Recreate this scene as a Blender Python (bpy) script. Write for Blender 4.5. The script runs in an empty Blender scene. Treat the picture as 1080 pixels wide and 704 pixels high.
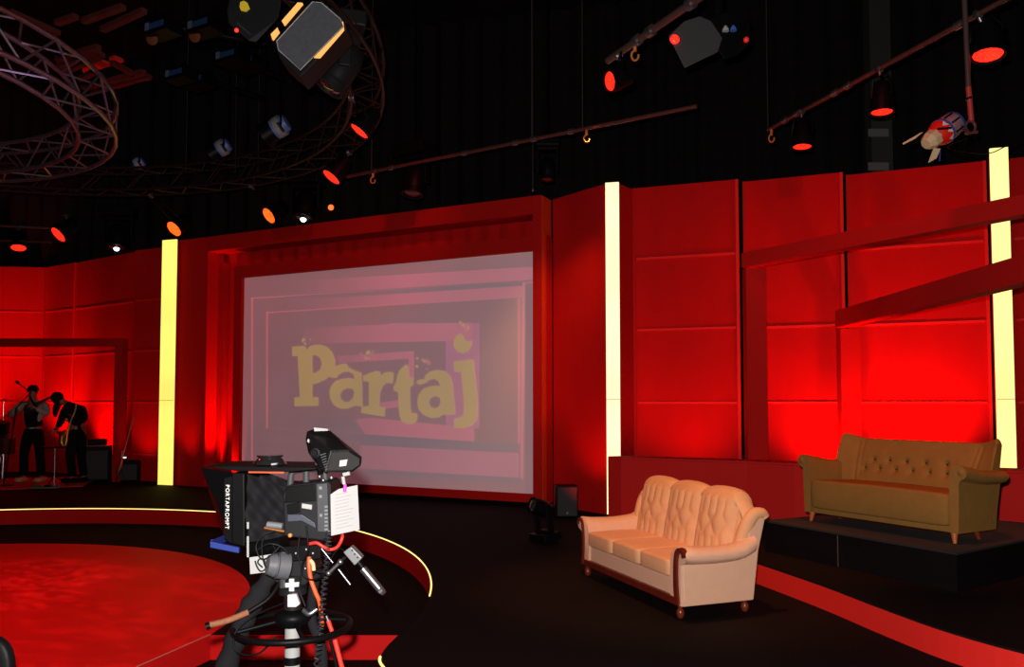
import bpy, bmesh, math, random
from mathutils import Vector, Matrix
random.seed(7)
V = Vector
PI = math.pi
SC = bpy.context.scene
COL = SC.collection
# ------------------------------------------------------------------ camera, world, exposure
F, PY, PITCH, H = 850.0, 387.0, math.atan(38/850.0), 1.43      # focal length in px (1080 wide), principal row, pitch, eye height
cd = bpy.data.cameras.new('camera'); cam = bpy.data.objects.new('camera', cd); COL.objects.link(cam)
cam.location = (0, 0, H); cam.rotation_euler = (PI/2 + PITCH, 0, 0)
cd.sensor_fit = 'HORIZONTAL'; cd.sensor_width = 36.0; cd.lens = 36.0*F/1080.0
cd.shift_y = (PY-352.0)/1080.0; cd.clip_end = 200
SC.camera = cam
wd = bpy.data.worlds.new('studio_dark'); SC.world = wd; wd.use_nodes = True
wd.node_tree.nodes['Background'].inputs[0].default_value = (0.012, 0.008, 0.008, 1)
wd.node_tree.nodes['Background'].inputs[1].default_value = 0.35
vs = SC.view_settings
vs.view_transform = 'Standard'; vs.look = 'None'; vs.exposure = 0.0; vs.gamma = 1.0; vs.use_curve_mapping = False

FLASH_W, RED = 1150.0, (1.0, 0.012, 0.008)

def ray(u, v):
    x = (u-540)/F; y = -(v-PY)/F
    return V((x, math.cos(PITCH)-y*math.sin(PITCH), math.sin(PITCH)+y*math.cos(PITCH)))
EYE = V((0, 0, H))
def onz(u, v, z):
    d = ray(u, v); return EYE + d*((z-H)/d.z)
def atd(u, v, D):
    d = ray(u, v); return EYE + d*(D/d.y)

def at2(u, v, z, dy=0.0, dx=0.0): p = onz(u, v, z); return V((p.x+dx, p.y+dy, p.z))
# line of the screen wall: W(along, height, depth)
ZL0, ZL1, ZTOP = -0.36, -0.19, 4.28
W0 = onz(571, 205.6, ZTOP); W0.z = 0; Wl = onz(188, 254, ZTOP); Wl.z = 0
EE = (Wl-W0).normalized(); NI = V((-EE.y, EE.x, 0)); NI = NI if NI.y > 0 else -NI
def W(s, z, o): return W0 + EE*s + NI*o + V((0, 0, z))
def hit(u, v, o):
    d = ray(u, v); P0 = W0+NI*o; t = (P0-EYE).dot(NI)/d.dot(NI); p = EYE+d*t
    return (p-W0).dot(EE), p.z
sL = hit(217, 400, 0)[0]

def lamp(name, kind, loc, aim, power, color, size=0.1, cone=60, blend=0.6):
    l = bpy.data.lights.new(name, kind); o = bpy.data.objects.new(name, l); COL.objects.link(o)
    l.energy = power; l.color = color; o.location = loc
    if kind == 'SPOT': l.spot_size = math.radians(cone); l.spot_blend = blend; l.shadow_soft_size = size
    elif kind == 'AREA': l.size = size
    else: l.shadow_soft_size = size
    if aim is not None: o.rotation_euler = (V(aim)-V(loc)).to_track_quat('-Z', 'Y').to_euler()
    return o
# the flash of the photographer's camera, just above the lens
lamp('camera_flash', 'SPOT', (-0.05, 0.02, H+0.13), (0.35, 8, 1.7), FLASH_W, (1.0, 0.93, 0.86), 0.03, 110, 0.55)
# warm stage lamps over the sofas and red wash lamps (each stands in the rig or on the floor)
lamp('warm_spot_beige', 'SPOT', (0.75, 5.5, 5.8), (1.15, 6.15, 0.5), 800, (1.0, 0.36, 0.06), 0.1, 34, 0.7)
lamp('warm_spot_green', 'SPOT', (2.6, 5.2, 5.4), (3.1, 6.45, 0.9), 520, (1.0, 0.17, 0.02), 0.1, 30, 0.7)
# red uplights standing on the floor behind the low wall, in front of the fabric panels
def up(name, loc, aim, power, cone=80, blend=1.0, col=RED): return lamp(name, 'SPOT', loc, aim, power, col, 0.08, cone, blend)

# ------------------------------------------------------------------ red wash lamps (uplights standing on the floor)
up('uplight', (2.1, 9.40, 0.45), (2.25, 10.35, 1.9), 75, 105)
up('uplight', (3.72, 9.33, 0.40), (3.86, 9.92, 1.75), 195, 108)
up('uplight', (4.78, 8.95, 0.45), (4.74, 9.62, 2.0), 290, 104)
up('uplight', (6.6, 8.2, 0.15), (6.9, 8.85, 1.6), 40, 90)
up('uplight', (0.85, 9.75, 0.10), (0.98, 10.70, 1.5), 55, 75)
# portal recess and left wall
up('uplight', W(sL-0.34, 0.05, 0.12), W(sL-0.0, 1.9, 0.12), 420, 42)
up('uplight', W(sL-0.62, 0.05, 0.02), W(sL-0.36, 1.5, 0.26), 130, 46)
up('accent', W(sL-0.9, 2.6, -1.2), W(hit(241, 263, 0.3)[0], 3.97, 0.3), 70, 7, 0.4)
up('uplight', (-5.50, 13.45, 0.1), (-5.72, 13.98, 1.5), 60, 50)
for x, y, ax, ay, az, p in ((-11.3, 15.2, -11.4, 16.6, 2.0, 620), (-10.2, 15.4, -10.3, 16.8, 2.0, 620), (-9.1, 15.3, -9.2, 16.5, 2.0, 420), (-8.0, 14.95, -7.75, 15.7, 1.6, 260), (-6.75, 14.2, -6.7, 14.95, 1.5, 40)):
    up('uplight', (x, y, 0.15), (ax, ay, az), p, 72)
# red front washes from the rig
up('red_wash', (2.5, 5.5, 5.0), (4.0, 9.8, 2.6), 130, 60)
up('red_wash', (-0.5, 8.2, 5.0), (-2.6, 12.6, 3.9), 150, 50)
up('red_wash', (-3.5, 8.0, 5.0), (-6.2, 14.2, 2.5), 110, 50)
up('red_wash', (0.5, 7.8, 4.6), (0.9, 10.6, 2.2), 60, 40)
up('red_wash', (2.0, 3.5, 4.6), (2.8, 4.6, 0.1), 60, 60)
up('red_wash', (-7.5, 12.5, 6.2), (-8.8, 13.3, 6.9), 60, 70)
up('added_jamb_amber', (1.0, 9.3, 4.7), (0.50, 11.1, 2.2), 230, 40, col=(1.0, 0.50, 0.12))  # added lamp standing in for the light column's warm glow on the jamb
lamp('added_blue_highlight_spot', 'SPOT', (-3.6, 6.0, 3.0), (-5.2, 8.6, 4.8), 110, (0.5, 0.5, 1.0), 0.05, 50, 1.0)  # added lamp, placed close by to give the silver ring truss bluish highlights
# gobo lamp throwing a swirling pattern on the red disc
up('red_wash', (-4.7, 5.5, 4.45), (-4.7, 5.5, 0), 420, 135)
def gobo(loc, aim, power, cone, sc, col, warp=1.5, lo=0.50, hi=0.62):
    o = lamp('gobo_lamp', 'SPOT', loc, aim, power, col, 0.01, cone, 0.5); l = o.data; l.use_nodes = True; N = l.node_tree.nodes; L = l.node_tree.links
    em = N['Emission']; tc = N.new('ShaderNodeTexCoord'); mp = N.new('ShaderNodeMapping'); mp.inputs['Scale'].default_value = (sc, sc*2.0, sc)
    no = N.new('ShaderNodeTexNoise'); no.inputs['Scale'].default_value = 1.0; no.inputs['Detail'].default_value = 1.0; no.inputs['Distortion'].default_value = warp
    mr = N.new('ShaderNodeMapRange'); mr.inputs[1].default_value = lo; mr.inputs[2].default_value = hi; mr.inputs[3].default_value = 0.0; mr.inputs[4].default_value = 1.0
    L.new(tc.outputs['Normal'], mp.inputs[0]); L.new(mp.outputs[0], no.inputs['Vector']); L.new(no.outputs['Fac'], mr.inputs[0]); L.new(mr.outputs[0], em.inputs['Strength'])
gobo((-2.6, 7.6, 4.45), (-3.3, 5.9, 0), 240, 62, 17, (1.0, 0.12, 0.11))
gobo((-4.0, 9.0, 4.45), (-4.75, 7.3, 0), 330, 32, 24, (1.0, 0.30, 0.32))

# ------------------------------------------------------------------ materials
MATS = {}
def mat(name, col, rough=0.6, metal=0.0, noise=0.0, nscale=30.0, bump=0.0, bscale=60.0, sheen=0.0, emit=None, es=0.0, spec=0.5, stretch=None, coat=0.0):
    if name in MATS: return MATS[name]
    m = bpy.data.materials.new(name); MATS[name] = m; m.use_nodes = True
    nt = m.node_tree; N = nt.nodes; L = nt.links; b = N['Principled BSDF']
    b.inputs['Base Color'].default_value = (*col, 1); b.inputs['Roughness'].default_value = rough
    b.inputs['Metallic'].default_value = metal; b.inputs['Specular IOR Level'].default_value = spec
    if sheen: b.inputs['Sheen Weight'].default_value = sheen; b.inputs['Sheen Roughness'].default_value = 0.4
    if coat: b.inputs['Coat Weight'].default_value = coat
    if emit: b.inputs['Emission Color'].default_value = (*emit, 1); b.inputs['Emission Strength'].default_value = es
    tc = N.new('ShaderNodeTexCoord'); src = tc.outputs['Object']
    if stretch:
        mp = N.new('ShaderNodeMapping'); mp.inputs['Scale'].default_value = stretch; L.new(src, mp.inputs[0]); src = mp.outputs[0]
    n = N.new('ShaderNodeTexNoise'); n.inputs['Scale'].default_value = nscale; n.inputs['Detail'].default_value = 3
    L.new(src, n.inputs['Vector'])
    r = N.new('ShaderNodeMix'); r.data_type = 'RGBA'
    r.inputs[6].default_value = (*[c*(1-noise) for c in col], 1); r.inputs[7].default_value = (*[min(1, c*(1+noise)) for c in col], 1)
    L.new(n.outputs['Fac'], r.inputs[0]); L.new(r.outputs[2], b.inputs['Base Color'])
    if bump:
        n2 = N.new('ShaderNodeTexNoise'); n2.inputs['Scale'].default_value = bscale; n2.inputs['Detail'].default_value = 4
        L.new(src, n2.inputs['Vector'])
        bp = N.new('ShaderNodeBump'); bp.inputs['Strength'].default_value = bump; bp.inputs['Distance'].default_value = 0.02
        L.new(n2.outputs['Fac'], bp.inputs['Height']); L.new(bp.outputs['Normal'], b.inputs['Normal'])
    return m
def glow(name, col, s, dots=0.0, base=(0.02, 0.02, 0.02), streak=0.0):
    if name in MATS: return MATS[name]
    m = bpy.data.materials.new(name); MATS[name] = m; m.use_nodes = True
    nt = m.node_tree; N = nt.nodes; L = nt.links; b = N['Principled BSDF']
    b.inputs['Base Color'].default_value = (*base, 1); b.inputs['Roughness'].default_value = 0.4
    b.inputs['Emission Color'].default_value = (*col, 1); b.inputs['Emission Strength'].default_value = s
    if dots:
        tc = N.new('ShaderNodeTexCoord'); vo = N.new('ShaderNodeTexVoronoi'); vo.inputs['Scale'].default_value = dots
        L.new(tc.outputs['Object'], vo.inputs['Vector'])
        mr = N.new('ShaderNodeMapRange'); mr.inputs[1].default_value = 0.0; mr.inputs[2].default_value = 0.6
        mr.inputs[3].default_value = s*1.8; mr.inputs[4].default_value = s*0.35
        L.new(vo.outputs['Distance'], mr.inputs[0]); L.new(mr.outputs[0], b.inputs['Emission Strength'])
    if streak:
        tc = N.new('ShaderNodeTexCoord'); mp = N.new('ShaderNodeMapping'); mp.inputs['Scale'].default_value = (0.3, 0.3, streak)
        no = N.new('ShaderNodeTexNoise'); no.inputs['Scale'].default_value = 1.0
        L.new(tc.outputs['Object'], mp.inputs[0]); L.new(mp.outputs[0], no.inputs['Vector'])
        mr = N.new('ShaderNodeMapRange'); mr.inputs[1].default_value = 0.3; mr.inputs[2].default_value = 0.7
        mr.inputs[3].default_value = s*0.85; mr.inputs[4].default_value = s*1.15
        L.new(no.outputs['Fac'], mr.inputs[0]); L.new(mr.outputs[0], b.inputs['Emission Strength'])
    return m
fab_red = mat('red_fabric', (0.50, 0.006, 0.006), 0.85, noise=0.10, nscale=5, bump=0.25, bscale=9, stretch=(1, 1, 0.25), spec=0.08)
fold_red = mat('pleated_red_fabric', (0.50, 0.006, 0.006), 0.85, noise=0.15, nscale=8, bump=0.4, bscale=6, stretch=(1, 1, 0.15), spec=0.08)
seam_red = mat('red_batten', (0.72, 0.02, 0.018), 0.7, spec=0.1)
paint_red = mat('red_paint', (0.44, 0.007, 0.006), 0.7, noise=0.05, nscale=3, bump=0.03, spec=0.1)
lowred = mat('low_wall_red_paint', (0.56, 0.014, 0.013), 0.75, noise=0.06, nscale=2, spec=0.08)
dark_red = mat('dark_red_paint', (0.34, 0.005, 0.005), 0.7, noise=0.05, nscale=3, spec=0.1)
vinyl_red = mat('red_vinyl', (0.62, 0.008, 0.008), 0.6, noise=0.05, nscale=3, spec=0.12)
black_floor = mat('black_stage_floor', (0.0070, 0.0046, 0.0044), 0.8, noise=0.5, nscale=40, bump=0.05, bscale=200, spec=0.05)
black_deck = mat('black_deck_paint', (0.0045, 0.0035, 0.004), 0.5, noise=0.3, nscale=20, spec=0.08)
drape = mat('black_drape', (0.010, 0.008, 0.008), 0.9, noise=0.2, nscale=4, spec=0.1)
blk = mat('black_plastic', (0.0025, 0.0025, 0.003), 0.45, noise=0.2, nscale=60, spec=0.10)
blk2 = mat('charcoal_plastic', (0.010, 0.0105, 0.0125), 0.5, noise=0.15, nscale=50, spec=0.15)
grey_pl = mat('grey_casing', (0.045, 0.047, 0.055), 0.5, noise=0.12, nscale=50, spec=0.25)
mid_gr = mat('mid_grey_casing', (0.085, 0.088, 0.10), 0.5, noise=0.12, nscale=50, spec=0.3)
cloth_blk = mat('black_cloth', (0.011, 0.011, 0.013), 0.9, noise=0.3, nscale=5, bump=0.3, bscale=5, spec=0.08)
steel = mat('brushed_steel', (0.26, 0.26, 0.29), 0.35, 0.9, noise=0.1, nscale=40)
pale_gr = mat('pale_grey_metal', (0.17, 0.175, 0.19), 0.4, 0.2, noise=0.1, nscale=40)
white_pt = mat('white_enamel', (0.30, 0.31, 0.31), 0.4, noise=0.05, nscale=20)
paper = mat('white_paper', (0.36, 0.36, 0.37), 0.9, spec=0.1)
ink = mat('grey_ink', (0.32, 0.30, 0.34), 0.8)
blackink = mat('black_ink', (0.01, 0.01, 0.01), 0.8)
rust = mat('red_brown_pipe', (0.16, 0.06, 0.05), 0.4, 0.6, noise=0.2, nscale=10)
truss_m = mat('truss_aluminium', (0.22, 0.14, 0.15), 0.32, 0.75, noise=0.3, nscale=10)
dtruss_m = mat('dark_truss', (0.030, 0.014, 0.012), 0.45, 0.5, noise=0.3, nscale=10)
orange_m = mat('orange_hook', (0.55, 0.17, 0.04), 0.5)
orange_cable = mat('orange_cable', (0.75, 0.09, 0.02), 0.5)
red_cable = mat('red_cable', (0.70, 0.03, 0.02), 0.5)
blue_m = mat('blue_plastic', (0.008, 0.028, 0.20), 0.5)
pink_m = mat('pink_ribbon', (0.85, 0.05, 0.45), 0.6)
tan_m = mat('tan_foam', (0.22, 0.08, 0.035), 0.8, noise=0.25, nscale=60, bump=0.4, bscale=90)
cream_m = mat('cream_barn_door', (0.60, 0.42, 0.24), 0.6)
beige = mat('beige_velvet', (0.66, 0.33, 0.17), 0.8, noise=0.16, nscale=6, bump=0.12, bscale=12, sheen=0.08, spec=0.1)
beige_side = mat('beige_velvet_side', (0.66, 0.38, 0.26), 0.8, noise=0.05, nscale=12, bump=0.06, bscale=80, sheen=0.05, spec=0.1)
wood = mat('mahogany', (0.11, 0.012, 0.006), 0.28, noise=0.4, nscale=6, stretch=(1, 1, 6), spec=0.4)
wood_leg = mat('reddish_wood_leg', (0.15, 0.022, 0.007), 0.3, noise=0.3, nscale=20)
olive = mat('olive_velvet', (0.215, 0.105, 0.026), 0.8, noise=0.14, nscale=9, bump=0.12, bscale=30, spec=0.08)
teak = mat('orange_wood_leg', (0.42, 0.10, 0.02), 0.35, noise=0.2, nscale=20)
skin_m = mat('skin', (0.20, 0.07, 0.045), 0.6)
hair_m = mat('dark_hair', (0.008, 0.004, 0.003), 0.7, spec=0.15)
shirt_m = mat('white_shirt', (0.30, 0.24, 0.22), 0.8)
suit_m = mat('black_clothes', (0.004, 0.0035, 0.004), 0.9, spec=0.1)
shoe_m = mat('tan_shoes', (0.42, 0.20, 0.13), 0.6)
brass = mat('brass', (0.45, 0.22, 0.05), 0.35, 0.9)
chrome = mat('chrome', (0.7, 0.7, 0.75), 0.15, 1.0)
lens_red = glow('red_led_lens', (1.0, 0.016, 0.006), 3.2, dots=70)
lens_orange = glow('orange_led_lens', (1.0, 0.10, 0.008), 3.0, dots=70)
dot_red = glow('red_indicator', (1.0, 0.03, 0.01), 2.2)
dot_orange = glow('orange_indicator', (1.0, 0.12, 0.02), 2.2)
lens_white = glow('white_beam_lens', (0.75, 0.9, 1.0), 4.0, base=(0.1, 0.1, 0.12))
amber = glow('amber_leak', (1.0, 0.42, 0.10), 1.3)
bar_warm = glow('warm_light_panel', (1.0, 0.80, 0.46), 1.35, streak=0.9)
bar_yel = glow('yellow_light_panel', (1.0, 0.86, 0.16), 1.15, streak=0.9)
bar_yel2 = glow('pale_yellow_light_panel', (1.0, 0.86, 0.30), 1.3, streak=0.9)
led_yel = glow('yellow_led_strip', (1.0, 0.72, 0.22), 1.6)
plate_m = mat('speckled_grey_plate', (0.075, 0.08, 0.095), 0.5, noise=0.3, nscale=30, bump=0.1)
yel_m = mat('yellow_sticker', (0.80, 0.60, 0.03), 0.6)

# ------------------------------------------------------------------ mesh helpers
class MB:
    def __init__(s): s.v = []; s.f = []
    def add(s, vs, fs):
        k = len(s.v); s.v += [V(p) for p in vs]; s.f += [[i+k for i in f] for f in fs]; return s
    def box(s, c, size, R=None):
        c = V(c); hx, hy, hz = [q/2 for q in size]
        P = [V((x, y, z)) for x in (-hx, hx) for y in (-hy, hy) for z in (-hz, hz)]
        if R is not None: P = [R @ p for p in P]
        return s.add([c+p for p in P], [(0,1,3,2),(4,6,7,5),(0,4,5,1),(2,3,7,6),(0,2,6,4),(1,5,7,3)])
    def prism(s, pts, off):
        n = len(pts); off = V(off)
        a = [V(p) for p in pts]; b = [p+off for p in a]
        return s.add(a+b, [list(range(n))[::-1], list(range(n, 2*n))] + [(i, (i+1) % n, (i+1) % n+n, i+n) for i in range(n)])
    def loft(s, rings, cap=True, closed=False):
        n = len(rings[0]); vs = [p for r in rings for p in r]; fs = []
        m = len(rings)
        for j in range(m if closed else m-1):
            for i in range(n):
                a = j*n+i; b = j*n+(i+1) % n; c = ((j+1) % m)*n+(i+1) % n; d = ((j+1) % m)*n+i
                fs.append((a, b, c, d))
        if cap and not closed: fs += [list(range(n))[::-1], list(range((m-1)*n, m*n))]
        return s.add(vs, fs)
    def tube(s, pts, r, n=8, closed=False):
        pts = [V(p) for p in pts]; R = r if isinstance(r, (list, tuple)) else [r]*len(pts)
        rings = []; m = len(pts); up = None
        for i, p in enumerate(pts):
            a = pts[(i-1) % m] if (closed or i) else p; b = pts[(i+1) % m] if (closed or i < m-1) else p
            t = (b-a).normalized()
            if up is None:
                up = V((0, 0, 1)) if abs(t.z) < 0.9 else V((1, 0, 0))
            x = t.cross(up)
            if x.length < 1e-4: x = t.cross(V((0.3, 1, 0.2)))
            x.normalize(); y = x.cross(t).normalized(); up = y
            rings.append([p + x*R[i]*math.cos(q*2*PI/n) + y*R[i]*math.sin(q*2*PI/n) for q in range(n)])
        return s.loft(rings, True, closed)
    def cyl(s, a, b, r0, r1=None, n=16): return s.tube([a, b], [r0, r0 if r1 is None else r1], n)
    def lathe(s, c, axis, prof, n=20):          # prof: (distance along axis, radius)
        c = V(c); ax = V(axis).normalized(); q = ax.to_track_quat('Z', 'Y')
        return s.loft([[c + q @ V((r*math.cos(k*2*PI/n), r*math.sin(k*2*PI/n), t)) for k in range(n)] for t, r in prof])
    def ball(s, c, r, n=12, sc=(1, 1, 1)):
        c = V(c); rings = []
        for j in range(1, n//2+1):
            th = PI*j/(n//2+1)
            rings.append([c + V((r*sc[0]*math.sin(th)*math.cos(k*2*PI/n), r*sc[1]*math.sin(th)*math.sin(k*2*PI/n), r*sc[2]*math.cos(th))) for k in range(n)])
        return s.loft(rings)
    def grid(s, nu, nv, fn, wrap_v=False):
        vs = [fn(i/nu, j/nv) for i in range(nu+1) for j in range(nv+(0 if wrap_v else 1))]
        w = nv if wrap_v else nv+1; fs = []
        for i in range(nu):
            for j in range(nv):
                j2 = (j+1) % w
                fs.append((i*w+j, i*w+j2, (i+1)*w+j2, (i+1)*w+j))
        if wrap_v: fs += [list(range(w))[::-1], [nu*w+j for j in range(w)]]
        return s.add(vs, fs)
    def hull(s, pts):
        bm = bmesh.new(); vv = [bm.verts.new(V(p)) for p in pts]
        r = bmesh.ops.convex_hull(bm, input=vv)
        bmesh.ops.delete(bm, geom=[g for g in r['geom_interior'] if isinstance(g, bmesh.types.BMVert)], context='VERTS')
        bmesh.ops.dissolve_limit(bm, angle_limit=0.05, verts=bm.verts, edges=bm.edges)
        bm.verts.index_update(); s.add([v.co.copy() for v in bm.verts], [[v.index for v in f.verts] for f in bm.faces]); bm.free()
        return s
    def build(s, name, m, parent=None, smooth=False, bevel=0.0, local=False, label=None, fix=True, subsurf=0, wn=False):
        me = bpy.data.meshes.new(name)
        off = V((0, 0, 0))
        if parent is not None and not local:
            q = parent
            while q is not None: off = off + q.location; q = q.parent
        me.from_pydata([tuple(p-off) for p in s.v], [], s.f); me.validate()
        if fix:
            bm = bmesh.new(); bm.from_mesh(me); bmesh.ops.recalc_face_normals(bm, faces=bm.faces); bm.to_mesh(me); bm.free()
        me.materials.append(m)
        o = bpy.data.objects.new(name, me); COL.objects.link(o); o.parent = parent
        if smooth:
            for p in me.polygons: p.use_smooth = True
            try: me.set_sharp_from_angle(angle=math.radians(50))
            except Exception: pass
        if bevel:
            b = o.modifiers.new('bevel', 'BEVEL'); b.width = bevel; b.segments = 2; b.limit_method = 'ANGLE'
        if subsurf:
            b = o.modifiers.new('subsurf', 'SUBSURF'); b.levels = subsurf; b.render_levels = subsurf
        if label: o['label'] = label
        return o
def thing(name, label, cat, loc=(0, 0, 0), rz=0.0, group=None):
    o = bpy.data.objects.new(name, None); COL.objects.link(o); o.location = V(loc); o.rotation_euler = (0, 0, rz)
    o.empty_display_size = 0.1; o['label'] = label; o['category'] = cat
    if group: o['group'] = group
    return o
def tag(o, label, cat, group=None):
    o['label'] = label; o['category'] = cat
    if group: o['group'] = group
    return o
def struct(o): o['kind'] = 'structure'; return o
def pxm(px, D): return px*D/F
def scr(p):                                    # right, up, towards-the-camera directions at a point
    t = (EYE-V(p)).normalized(); r = V((0, 0, 1)).cross(t).normalized(); return r, t.cross(r), t
def arc(pts, n=8):                             # smooth curve through points (Catmull-Rom)
    P = [V(p) for p in pts]; P = [2*P[0]-P[1]] + P + [2*P[-1]-P[-2]]; out = []
    for i in range(1, len(P)-2):
        for k in range(n):
            t = k/n; a, b, c, d = P[i-1], P[i], P[i+1], P[i+2]
            out.append(0.5*((2*b)+(c-a)*t+(2*a-5*b+4*c-d)*t*t+(3*b-a-3*c+d)*t*t*t))
    return out+[P[-2]]

# ------------------------------------------------------------------ the setting: studio shell
struct(MB().prism([(-19, -3, ZL0-0.1), (14, -3, ZL0-0.1), (14, 24, ZL0-0.1), (-19, 24, ZL0-0.1)], (0, 0, 0.1)).build('floor', black_floor))
struct(MB().prism([(-19, -3, 8.6), (14, -3, 8.6), (14, 24, 8.6), (-19, 24, 8.6)], (0, 0, 0.1)).build('ceiling', drape))
def curtain(name, a, b, z0, z1, amp, wl, m, parent=None, nz=2, kind=True):
    a, b = V(a), V(b); L = (b-a).length; e = (b-a)/L; nrm = V((-e.y, e.x, 0)); n = max(8, int(L/wl*6))
    ph = [0.0]
    for _ in range(n): ph.append(ph[-1]+random.uniform(-0.35, 0.35))
    def fn(s, t):
        w = amp*math.sin(s*L/wl*2*PI+ph[int(round(s*n))])*(1+0.3*math.sin(s*L*1.7))
        return a + e*(s*L) + nrm*w*(1-0.15*t) + V((0, 0, z0-a.z+(z1-z0)*t))
    mb = MB().grid(n, nz, fn)
    k = len(mb.v); mb.v += [p + nrm*(-0.03) for p in mb.v[:k]]; mb.f += [[i+k for i in f][::-1] for f in mb.f[:]]
    o = mb.build(name, m, parent, smooth=True, fix=False)
    if kind: struct(o)
    return o
curtain('wall_back', (-16.5, 18.6, 0), (8.5, 12.6, 0), ZL0, 8.6, 0.07, 0.42, drape)
curtain('wall_right', (8.5, 12.6, 0), (10.5, -2.5, 0), ZL0, 8.6, 0.07, 0.42, drape)
curtain('wall_left', (-16.5, -2.5, 0), (-16.5, 18.6, 0), ZL0, 8.6, 0.07, 0.42, drape)
struct(MB().prism([(-19, -3, ZL0), (14, -3, ZL0), (14, -3, 8.6), (-19, -3, 8.6)], (0, 0.1, 0)).build('wall_front', drape))

# ------------------------------------------------------------------ stage floors
CL, RL = V((-5.654, 5.883, 0)), 5.047      # the lit ring edge
CDc, RD = V((-5.434, 5.992, 0)), 3.341     # the red disc
stage = thing('black_stage_deck', 'wide black stage deck curving round the sunken ring, the beige sofa stands on it', 'stage', (0, 9, ZL0))
a0 = math.atan2(6.02-CL.y, math.sqrt(max(0, RL**2-(6.02-CL.y)**2)))
ringpts = [(CL.x+RL*math.cos(t), CL.y+RL*math.sin(t)) for t in [a0+(math.radians(186)-a0)*k/90 for k in range(91)]]
nose = [tuple(p.xy) for p in arc([(ringpts[0][0], ringpts[0][1], 0), (-0.628, 5.45, 0), (-0.70, 5.03, 0), (-0.742, 4.68, 0), (-0.70, 4.43, 0), (-0.50, 4.15, 0), (0.1, 3.85, 0), (1.5, 3.5, 0), (3.2, 3.0, 0), (5.5, 2.3, 0)], 6)]
nose = nose[1:]
edge = ringpts[::-1] + nose            # from far left round to the right foreground
poly = edge + [(9.6, 2.0), (8.0, 12.3), (-15.9, 18.0), (-15.9, edge[0][1])]
MB().prism([(x, y, -0.012) for x, y in poly], (0, 0, 0.012)).build('deck_surface', black_floor, stage)
fas = MB()
for i in range(len(edge)-1):
    (x0, y0), (x1, y1) = edge[i], edge[i+1]
    fas.add([(x0, y0, ZL0+0.001), (x1, y1, ZL0+0.001), (x1, y1, -0.013), (x0, y0, -0.013)], [(0, 1, 2, 3)])
fas.build('red_fascia', dark_red, stage, smooth=True, fix=False, label='dark red curved riser under the lit edge')
lp = [V((x, y, 0.004)) for x, y in ringpts]
MB().tube(lp, 0.0065, 6).build('light_strip', led_yel, stage, label='thin glowing yellow strip along the curved edge')
MB().tube([V((x, y, 0.004)) for x, y in nose[19:]], 0.008, 6).build('light_strip', led_yel, stage, label='thin glowing yellow strip along the front edge')

low = thing('sunken_ring_deck', 'sunken black ring of floor between the red disc and the lit edge', 'stage', (-2, 7, ZL0))
R2 = RL+0.0
arcp = [(CL.x+R2*math.cos(t), CL.y+R2*math.sin(t)) for t in [a0+(math.radians(186)-a0)*k/60 for k in range(61)]]
front = [(-2.11, 5.70), (-0.66, 5.70)]
lpoly = [(-2.11, 5.70), (-0.655, 5.70), (-0.62, 5.9)] + arcp + [(-10.6, 3.2), (-2.6, 3.2), (-2.30, 5.02)]
MB().prism([(x, y, ZL0+0.002) for x, y in lpoly], (0, 0, ZL1-ZL0-0.002-0.004)).build('deck_body', black_floor, low)
MB().prism([(-2.11, 5.698, ZL0+0.003), (-0.68, 5.698, ZL0+0.003), (-0.68, 5.698, ZL1), (-2.11, 5.698, ZL1)], (0, -0.012, 0)).build('front_riser', vinyl_red, low, label='bright red riser board along the front of the ring')
disc = thing('red_stage_floor', 'large round red show floor with swirling light pattern, at the left', 'stage floor', (CDc.x, CDc.y, ZL1-0.004))
a1 = -0.02
dp = [(-2.108, 5.70)] + [(CDc.x+RD*math.cos(t), CDc.y+RD*math.sin(t)) for t in [a1+(math.radians(182)-a1)*k/90 for k in range(91)]] + [(-11, 3.2), (-2.60, 3.2), (-2.303, 5.02)]
MB().prism([(x, y, ZL1-0.004) for x, y in dp], (0, 0, 0.008)).build('red_floor_sheet', vinyl_red, disc)
MB().prism([(-2.106, 5.69, ZL0+0.003), (-2.297, 5.02, ZL0+0.003), (-2.297, 5.02, ZL1+0.003), (-2.106, 5.69, ZL1+0.003)], (0.010, 0, 0)).add(
    [(-2.287, 5.02, ZL0+0.003), (-2.590, 3.2, ZL0+0.003), (-2.590, 3.2, ZL1+0.003), (-2.287, 5.02, ZL1+0.003)], [(0, 1, 2, 3)]).build('side_riser', vinyl_red, disc, fix=False, label='red side board of the walkway')
MB().tube([(-2.100, 5.70, ZL1+0.006), (-2.290, 5.02, ZL1+0.006), (-2.592, 3.2, ZL1+0.006)], 0.0035, 5).build('edge_trim', mat('pale_red_trim', (0.6, 0.2, 0.17), 0.4), disc, label='thin pale trim on the walkway edge')

plat = thing('raised_platform', 'low raised black platform with a bright red curved edge, right of the beige sofa', 'stage', (4, 7, 0))
pe = [onz(u, v, 0) for u, v in ((1011, 702), (929, 669.6), (866, 642.5), (787, 612))]
pe = [V((3.4, 3.1, 0)), V((2.72, 3.95, 0))] + pe + [V((1.62, 7.5, 0)), V((1.42, 8.5, 0)), V((1.36, 9.0, 0))]
pe = arc(pe, 5)
pts = [(p.x, p.y) for p in pe] + [(1.4, 9.22), (2.6, 8.78), (3.3, 8.2), (4.45, 7.5), (5.2, 7.1), (9.2, 6.0), (9.6, 2.2)]
MB().prism([(x, y, 0.158) for x, y in pts], (0, 0, 0.012)).build('deck_surface', black_floor, plat)
fas = MB()
for i in range(len(pe)-1): fas.add([(pe[i].x, pe[i].y, 0.001), (pe[i+1].x, pe[i+1].y, 0.001), (pe[i+1].x, pe[i+1].y, 0.157), (pe[i].x, pe[i].y, 0.157)], [(0, 1, 2, 3)])
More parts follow.
